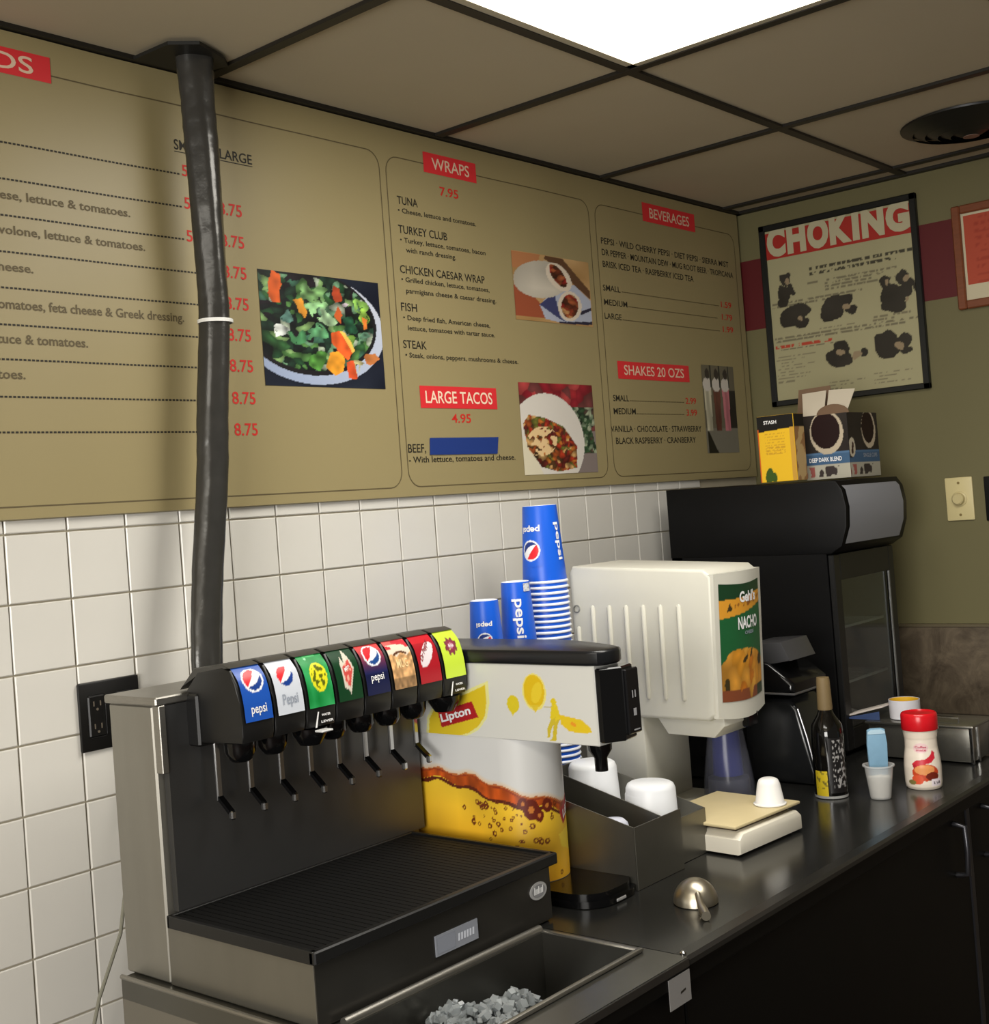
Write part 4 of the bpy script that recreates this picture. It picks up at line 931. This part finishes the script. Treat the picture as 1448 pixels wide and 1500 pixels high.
# ================================================================== SCOOP
sp = thing('steel_scoop', 'round steel scoop lying bowl up on the worktop near the counter seam', 'scoop', (1.692, -.752, CT))
m = MB(); P_ = [(.0345*math.cos(math.radians(a)), .002+.0345*1.05*math.sin(math.radians(a))) for a in range(0, 90, 7)]+[(.0008, .038)]
m.lathe(P_+[(.0008, .0365)]+[(p[0]-.0012 if p[0] > .002 else .0008, p[1]-.0014) for p in P_[::-1][1:]], n=40, cap0=False, cap1=False); m.build('scoop_bowl', mat('scoop_steel', (176, 168, 150), 0.34, 0.95), sp, True)
m = MB(); m.tube([(-.022, -.018, .022), (-.034, -.029, .012), (-.052, -.045, .008), (-.068, -.059, .0075)], [.0045, .0055, .0075, .0070], 14); m.build('scoop_handle', mat('scoop_steel', (176, 168, 150)), sp, True)
# ================================================================== COOLER
ck = thing('countertop_cooler', 'black glass-door countertop cooler with curved light canopy at the back', 'cooler', (0, 0, 0))
KX0, KX1 = 2.762, 3.108
kb = mat('cooler_black', (6, 6, 7), 0.5, spec=.25, var=.1)
m = MB(); m.box(KX0, KX0+.03, -.497, -.08, CT+.004, 1.375, .002); m.box(KX1-.03, KX1, -.497, -.08, CT+.004, 1.375, .002); m.box(KX0, KX1, -.110, -.08, CT+.004, 1.375); m.box(KX0, KX1, -.497, -.08, CT+.004, CT+.03)
m.build('cabinet_body', kb, ck)
cprof = [(-.078, 1.372), (-.078, 1.545), (-.535, 1.536), (-.549, 1.515), (-.556, 1.475), (-.553, 1.43), (-.538, 1.385), (-.510, 1.368)]
MB().prism(cprof, 'x', KX0-.002, KX1+.002, .003, 2).build('canopy', kb, ck, True)
# light panel on the canopy front (dark lens, unlit)
path = [(-.5365, 1.530), (-.5500, 1.515), (-.5570, 1.475), (-.5540, 1.43), (-.5395, 1.390)]
m = MB(); V0 = []
for y, z in path: V0.append([m.bm.verts.new((KX0+.012, y-.0012, z)), m.bm.verts.new((KX1-.026, y-.0012, z))])
for i in range(4): m.bm.faces.new((V0[i][0], V0[i][1], V0[i+1][1], V0[i+1][0]))
m.build('light_lens', mat('grey_lens', (140, 142, 150), 0.4), ck, True)
dr = MB(); dr.box(KX0+.004, KX0+.038, -.512, -.498, CT+.012, 1.366, .002); dr.box(KX1-.034, KX1-.004, -.512, -.498, CT+.012, 1.366, .002)
dr.box(KX0+.038, KX1-.034, -.512, -.498, 1.305, 1.366, .001); dr.box(KX0+.038, KX1-.034, -.512, -.498, CT+.012, CT+.06, .001)
dor = dr.build('door', mat('door_black', (20, 20, 20), 0.4), ck)
MB().box(KX0+.038, KX1-.034, -.507, -.504, CT+.06, 1.305).build('glass_pane', mat('door_glass', (210, 220, 218), 0.05, trans=1.0, alpha=1), dor)
m = MB(); m.box(KX1-.045, KX1-.039, -.5145, -.511, CT+.06, 1.305); m.build('door_trim', mat('grey_trim', (110, 110, 108), .35, .3), dor)
MB().box(KX0+.031, KX1-.031, -.118, -.111, CT+.03, 1.37).build('inner_back', mat('inner_grey', (92, 92, 88), .6), ck)
MB().box(KX1-.037, KX1-.031, -.495, -.12, CT+.03, 1.37).build('inner_side', mat('inner_grey', (92, 92, 88)), ck)
for z in (1.190, 1.060):
    m = MB()
    for k in range(14): m.box(KX0+.04+k*.0195, KX0+.042+k*.0195, -.485, -.13, z, z+.002)
    m.box(KX0+.034, KX1-.04, -.488, -.484, z-.003, z+.003); m.box(KX0+.034, KX1-.04, -.132, -.128, z-.002, z+.002)
    m.build('wire_shelf', mat('shelf_wire', (190, 190, 186), 0.35, .5), ck)
for ax in (KX0+.03, KX1-.03):
    for ay in (-.46, -.12): MB().lathe([(.012, CT), (.012, CT+.006)], n=12, c=(ax, ay, 0)).build('foot', black, ck)
# things inside the cooler, seen dimly
for k, (x, y, h, c, lab) in enumerate(((2.86, -.42, .085, (60, 84, 74), 'dim dark green container on the cooler floor behind the glass'), (2.94, -.40, .11, (46, 44, 44), 'dim black tub on the cooler floor behind the glass'))):
    t = thing('food_tub', lab, 'container', (x, y, CT+.031))
    MB().lathe([(.030, 0), (.034, .01), (.036, h-.01), (.034, h)], n=24).build('tub_body', mat('tub_%d' % k, c, .4), t, True)
    MB().lathe([(.037, h), (.037, h+.006), (.03, h+.008)], n=24).build('tub_lid', mat('tub_lid_grey', (90, 90, 86), .4), t, True)

# boxes on the cooler
bt = 1.545
yb = thing('tea_box', 'yellow and black tea carton standing on the cooler at the left', 'box', (2.800, -.374, bt-.001+.0005))
MB().box(0, .052, -.048, .048, 0, .160, .001).build('carton', mat('tea_yellow', (226, 178, 34), 0.5), yb)
def ybart(U, V):
    img = base(U, (230, 184, 40)); img[V > .80-.04*(1-U)] = (22, 20, 18); img = img
    mm = (V < .80) & (U < .04); img[mm] = (200, 90, 30); mm = (U > .88) & (V < .80); img[mm] = (196, 150, 60)
    mm = (V > .42) & (V < .74) & (U > .2) & (U < .75) & (np.sin(V*150) > .2) & (noise(U, V, 30, 60, 3) > .45); img[mm] = (200, 150, 40)
    mm = ell(U, V, .25, .09, .10, .13, -.6) | ell(U, V, .38, .06, .08, .08, .5); img[mm] = (58, 84, 30); return img
raster('carton_print', ybart, lambda u, v: (-.0008, .0475-.095*u, .0005+.159*v), 50, 70, printmatte, yb)
lettering([('STASH', .018, .140, .034, .008)], lambda u, v: (-.0014, .0475-u, v), inkw, yb, 'carton_lettering', .02)
raster('carton_side_print', lambda U, V: np.where(((V > .80))[..., None], np.array((26, 24, 20.)), np.where((noise(U, V, 4, 9, 5) > .5)[..., None], np.array((150, 110, 70.)), np.array((190, 160, 110.)))), lambda u, v: (.0008+.0505*u, -.0488, .0005+.159*v), 16, 50, printmatte, yb)
cx0, cx1, cy0, cy1, ch = 2.925, 3.096, -.500, -.385, .158
kb2 = thing('coffee_box', 'torn open coffee pod carton with blue band and coffee cups, on the cooler', 'box', (0, 0, bt-.003))
MB().box(cx0, cx1, cy0, cy1, 0, ch, .001).build('carton', mat('carton_black', (34, 30, 26), 0.5), kb2)
def cbart(big):
    def fn(U, V):
        img = base(U, (38, 32, 28)); img += noise(U, V, 5, 4, 2)[..., None]*14
        img[V < .42] = (66, 96, 128); img[V < .22] = (176, 172, 156); img[(V < .42) & (V > .38)] = (84, 116, 150)
        cu, cv, r = (.52, .72, .38) if big else (.68, .74, .24)
        img[ell(U, V, cu, cv, r, .34 if big else .30)] = (190, 176, 152); img[ell(U, V, cu-.02, cv+.03, r*.86, .28 if big else .25)] = (34, 16, 14)
        mm = (V < .20) & (V > .04) & (noise(U, V, 12, 10, 4) > .55) & (U > .25) & (U < .75); img[mm] = (60, 52, 50)
        mm = (V < .20) & (V > .04) & (noise(U, V, 16, 12, 6) > .5) & (U < .2); img[mm] = (160, 90, 84)
        s = 0.0 if not big else 1.0
        img[ell(U, V, s if big else .04, .46, .13 if not big else .0, .17)] = (40, 34, 30)
        if not big: img[ell(U, V, .09, .46, .105, .15)] = (200, 190, 168); mm = ell(U, V, .09, .46, .06, .10) & (np.abs(U-.09-.3*np.abs(V-.40)) < .03); img[mm] = (60, 36, 30)
        return img
    return fn
raster('carton_print', cbart(True), lambda u, v: (cx0-.0008, cy1-(cy1-cy0)*u, .0005+(ch-.001)*v), 60, 70, printmatte, kb2)
raster('carton_side_print', cbart(False), lambda u, v: (cx0+(cx1-cx0)*u, cy0-.0008, .0005+(ch-.001)*v), 60, 70, printmatte, kb2)
lettering([('DEEP DARK BLEND', .010, .043, .085, .010)], lambda u, v: (cx0-.0016, cy1-u, v), inkw, kb2, 'carton_lettering', .02)
lettering([('SINGLE CUPS', cx0+.075, .048, .080, .009)], lambda u, v: (u, cy0-.0016, v), inkg, kb2, 'carton_lettering', .02)
wf = mat('flap_white', (206, 196, 176), 0.6); kf = mat('kraft_card', (112, 88, 66), 0.7)
def slab(P, t, name, m_, par):
    n = (Vector(P[1])-Vector(P[0])).cross(Vector(P[2])-Vector(P[0])).normalized()*t; m = MB()
    a = [m.bm.verts.new(p) for p in P]; b = [m.bm.verts.new(Vector(p)+n) for p in P]; m.bm.faces.new(a[::-1]); m.bm.faces.new(b)
    for i in range(len(P)): m.bm.faces.new((a[i], a[(i+1) % len(P)], b[(i+1) % len(P)], b[i]))
    return m.build(name, m_, par)
slab([(2.93, -.385, ch), (2.93, -.440, ch), (2.985, -.425, ch+.062), (2.985, -.360, ch+.060)], .0012, 'white_flap', wf, kb2)
slab([(2.93, -.446, ch), (2.93, -.498, ch-.002), (2.985, -.500, ch+.058), (2.985, -.432, ch+.062)], .0012, 'white_flap', wf, kb2)
slab([(2.995, -.335, ch-.01), (2.995, -.44, ch), (2.998, -.43, ch+.075), (2.998, -.345, ch+.073)], .0012, 'kraft_flap', kf, kb2)
mm_ = MB(); mm_.prism([(cy1-.022-(cy1-cy0)*.5+.042*math.cos(a), ch-.001+.024*math.sin(a)) for a in np.linspace(0, PI, 14)], 'x', cx0+.0002, cx0+.0014); mm_.build('kraft_flap', kf, kb2)

# ================================================================== COFFEE BREWER, PITCHER, BOTTLE
br = thing('coffee_brewer', 'black single-serve coffee brewer between the cheese dispenser and the cooler', 'coffee maker', (0, 0, 0))
BX0, BX1 = 2.44, 2.60
m = MB(); m.box(BX0, BX1, -.42, -.22, CT, 1.10, .012, 3); m.build('rear_body', black_gloss, br, True)
m = MB(); m.prism([(-.26, 1.08), (-.26, 1.185), (-.35, 1.195), (-.50, 1.160), (-.555, 1.118), (-.555, 1.098), (-.42, 1.080)], 'x', BX0, BX1, .010, 3); m.build('head', black_gloss, br, True)
m = MB(); m.prism([(-.450, 1.162), (-.452, 1.200), (-.530, 1.205), (-.548, 1.165), (-.50, 1.156)], 'x', BX0+.008, BX1-.03, .004, 2); m.build('brew_handle', mat('brewer_grey', (62, 62, 64), .28), br, True)
MB().box(BX0-.002, BX1+.002, -.558, -.42, 1.094, 1.0985, .001).build('ledge_highlight', mat('highlight_satin', (120, 120, 122), .25, .7), br)  # pale strip standing in for the highlight along the ledge
m = MB(); m.prism([(-.32, CT), (-.32, 1.08), (-.525, 1.08), (-.545, 1.06), (-.575, .93), (-.575, CT)], 'x', BX0+.03, BX1, .010, 3); m.build('water_tank', mat('tank_dark', (26, 27, 28), .18), br, True)
MB().tube([(BX0+.035, -.543, 1.06), (BX0+.034, -.560, 1.00), (BX0+.033, -.573, .94)], .0022, 8).build('tank_highlight', mat('highlight_satin', (120, 120, 122)), br, True)  # vertical highlight on the dark column, modelled as a thin pale tube
pt = thing('smoky_pitcher', 'smoky clear plastic pitcher holding a blue insert, behind the scale', 'pitcher', (2.262, -.575, CT))
smoke = mat('smoky_plastic', (100, 102, 116), 0.2, alpha=0.3)
pt.location = (2.262, -.490, CT)
m = MB(); m.lathe([(.052, .003), (.052, .010), (.050, .05), (.043, .10), (.036, .145), (.034, .160), (.032, .160), (.034, .145), (.041, .10), (.048, .05), (.050, .010)], n=36, cap0=True, cap1=False); m.build('pitcher_wall', smoke, pt, True)
MB().lathe([(.030, .062), (.029, .10), (.027, .150), (.024, .152)], n=30).build('blue_insert', mat('insert_blue', (14, 44, 170), .35), pt, True)
MB().lathe([(.043, .006), (.041, .056)], n=30).build('frosted_contents', mat('contents_grey', (96, 98, 112), .5), pt, True)
bo = thing('syrup_bottle', 'dark glass bottle with tan capped neck and yellow label right of the brewer', 'bottle', (2.405, -.640, CT))
m = MB(); m.lathe([(.028, 0), (.0315, .003), (.0325, .012), (.0325, .125), (.030, .145), (.017, .165), (.0135, .175)], n=36); m.build('bottle_glass', mat('dark_glass', (10, 9, 8), .08, spec=.7), bo, True)
m = MB(); m.lathe([(.0145, .175), (.0150, .178), (.0135, .232), (.0125, .240)], n=24); m.build('neck_wrap', mat('neck_tan', (116, 98, 66), .6, var=.15, scale=60), bo, True)
m = MB(); m.lathe([(.0330, .001), (.0330, .006)], n=36, cap0=False, cap1=False); m.build('base_ring', mat('ring_grey', (150, 150, 148), .4), bo)
def bottle_map(off, a0, aw, z0, z1): return lambda u, v: ((.0325+off)*math.cos(a0+(u-.5)*aw), (.0325+off)*math.sin(a0+(u-.5)*aw), z0+(z1-z0)*v)
VB = math.atan2(-1.19, -2.405)
def yl(U, V): img = base(U, (196, 172, 36)); mm = (noise(U, V, 6, 10, 4) > .66) & (V > .3); img[mm] = (110, 100, 40); return img
raster('yellow_label', yl, bottle_map(.0005, VB-.60, .85, .006, .056), 24, 20, printm, bo)
def wl_(U, V): img = base(U, (22, 20, 20)); mm = (noise(U, V, 16, 26, 4) > .62) & (U > .2) & (V > .1) & (V < .95); img[mm] = (150, 148, 146); return img
raster('white_script_label', wl_, bottle_map(.0005, VB+.55, 1.15, .012, .122), 40, 60, printm, bo)
mt_ = MB().box(2.33, 2.62, -.69, -.60, CT+.0002, CT+.0022); mt_.bm.free()

# ================================================================== RIGHT-HAND SMALL THINGS
pc = thing('creamer_cup', 'clear portion cup of white powder with a blue packet, front of the creamer', 'cup', (2.424, -.735, CT))
clearp = mat('clear_cup_plastic', (220, 220, 218), 0.25, alpha=0.45)
m = MB(); m.lathe([(.019, 0), (.0205, .002), (.0275, .062), (.0310, .064), (.0310, .0665), (.0268, .0665), (.0195, .003)], n=36, cap0=True, cap1=False); m.build('cup_body', clearp, pc, True)
MB().lathe([(.0188, .003), (.0235, .040), (.020, .044), (.004, .047)], n=30).build('powder', mat('powder_white', (226, 220, 204), .8), pc, True)
pk = thing('blue_packet', 'pale blue paper packet standing upright in the portion cup', 'packet', (2.424, -.735, CT+.0475), math.radians(-52))
m = MB(); m.prism([(-.018, -.002), (-.0195, .060), (-.0175, .088), (-.010, .091), (.010, .091), (.0175, .088), (.0195, .060), (.018, -.002)], 'y', -.0035, .0035, .0012, 2); m.build('packet_body', mat('packet_blue', (122, 160, 186), .5, var=.12, scale=60), pk, True)
MB().prism([(-.0170, .084), (-.010, .0885), (.010, .0885), (.0170, .084), (.0170, .080), (-.0170, .080)], 'y', -.0042, .0042).build('packet_crimp', mat('packet_pale', (176, 204, 220), .5), pk)
cj = thing('creamer_bottle', 'white creamer bottle with a red screw lid near the counter edge', 'bottle', (2.545, -.775, CT))
cwh = mat('creamer_white', (226, 214, 198), .35)
m = MB(); m.lathe([(.032, 0), (.0350, .003), (.0362, .012), (.0366, .045), (.0345, .066), (.0318, .082), (.0315, .100), (.0335, .112), (.0335, .120)], n=40); m.build('bottle_body', cwh, cj, True)
m = MB(); m.lathe([(.0350, .118), (.0360, .120), (.0360, .147), (.0345, .151), (.0325, .1525), (.0322, .150), (.002, .150)], n=40); m.build('screw_lid', mat('lid_red', (206, 24, 34), .25), cj, True)
VC = math.atan2(-1.05, -2.545)
pfz = [(0, .032), (.003, .035), (.012, .0362), (.045, .0366), (.066, .0345), (.082, .0318), (.10, .0315), (.112, .0335)]
def crad(z): return float(np.interp(z, [p[0] for p in pfz], [p[1] for p in pfz]))
def cmap_(off, aw, z0, z1, da=0): 
    def f(u, v):
        z = z0+(z1-z0)*v; r = crad(z)+off; a = VC+da+(u-.5)*aw; return (r*math.cos(a), r*math.sin(a), z)
    return f
def crart(U, V):
    img = base(U, (228, 216, 200))
    img[ell(U, V, .48, .80, .20, .10)] = (228, 196, 196)
    img[poly(U, V, [(.78, .75), (.84, .70), (.82, .58), (.70, .50), (.45, .46), (.28, .40), (.24, .48), (.34, .55), (.58, .58), (.72, .66)])] = (200, 40, 56)
    img[poly(U, V, [(.24, .48), (.28, .40), (.36, .38), (.34, .47)])] = (170, 30, 44)
    img[ell(U, V, .56, .30, .32, .17)] = (196, 70, 36); img[ell(U, V, .54, .36, .24, .10)] = (226, 150, 90); img[ell(U, V, .72, .22, .16, .09)] = (110, 34, 20)
    img[ell(U, V, .36, .16, .14, .10)] = (214, 84, 50); img[ell(U, V, .22, .10, .10, .05)] = (120, 110, 60)
    img[poly(U, V, [(.68, .02), (.96, .02), (.96, .17), (.68, .17)])] = (226, 214, 220)
    return img
raster('bottle_label', crart, cmap_(.0005, 2.3, .006, .104), 56, 70, printm, cj)
lettering([('Coffee', .33, .80, .30, .045), ('mate', .36, .74, .26, .045)], cmap_(.0010, 2.3, .006, .104), mat('ink_magenta', (190, 60, 90), .5), cj, 'label_lettering', .02)
lettering([('2 LB', .72, .07, .20, .045)], cmap_(.0010, 2.3, .006, .104), ink, cj, 'label_lettering', .02)
sb = thing('steel_box', 'brushed steel napkin box at the far right end of the worktop', 'dispenser', (0, 0, 0))
sbm = mat('box_steel', (140, 138, 130), .25, .85, .12, 20)
m = MB(); m.box(2.775, 2.895, -.792, -.560, CT+.003, CT+.078, .004, 2); m.build('box_body', sbm, sb, True)
m = MB(); m.box(2.768, 2.900, -.800, -.555, CT+.078, CT+.084, .002, 2); m.build('box_lid', sbm, sb, True)
m = MB(); m.tube([(2.81, -.70, CT+.083), (2.81, -.70, CT+.094), (2.81, -.755, CT+.094), (2.81, -.755, CT+.083)], .0025, 8); m.build('lid_handle', chrome, sb, True)
m = MB(); m.box(2.772, 2.779, -.796, -.789, CT, CT+.080, .001); m.box(2.808, 2.815, -.796, -.789, CT, CT+.080, .001); m.build('corner_post', chrome, sb)
bk = thing('white_cup', 'low white cup with a yellow inside on top of the steel box', 'cup', (2.825, -.628, CT+.0842))
m = MB(); m.lathe([(.030, 0), (.0335, .002), (.0345, .044), (.0330, .044), (.0320, .004)], n=36, cap0=True, cap1=False); m.build('cup_body', mat('bowl_white', (222, 220, 226), .4), bk, True)
m = MB(); m.lathe([(.0322, .0435), (.0312, .010), (.002, .008)], n=36, cap0=False); m.build('yellow_lining', mat('lining_yellow', (226, 182, 40), .5), bk, True)
bk.rotation_euler = (0, 0, 0)
bl = thing('folded_booklet', 'folded white and blue booklet leaning on the steel box behind the creamer', 'booklet', (2.815, -.555, CT+.0842))
slab([(-.03, .060, .002), (-.03, -.040, .030), (.03, -.040, .030), (.03, .060, .002)], .004, 'booklet_cover', mat('booklet_white', (214, 204, 196), .5), bl)
slab([(-.031, .058, .0005), (-.031, -.030, .0005), (-.031, -.030, .020), (-.031, .050, .003)], .0015, 'booklet_spine', mat('booklet_blue', (60, 78, 120), .5), bl)
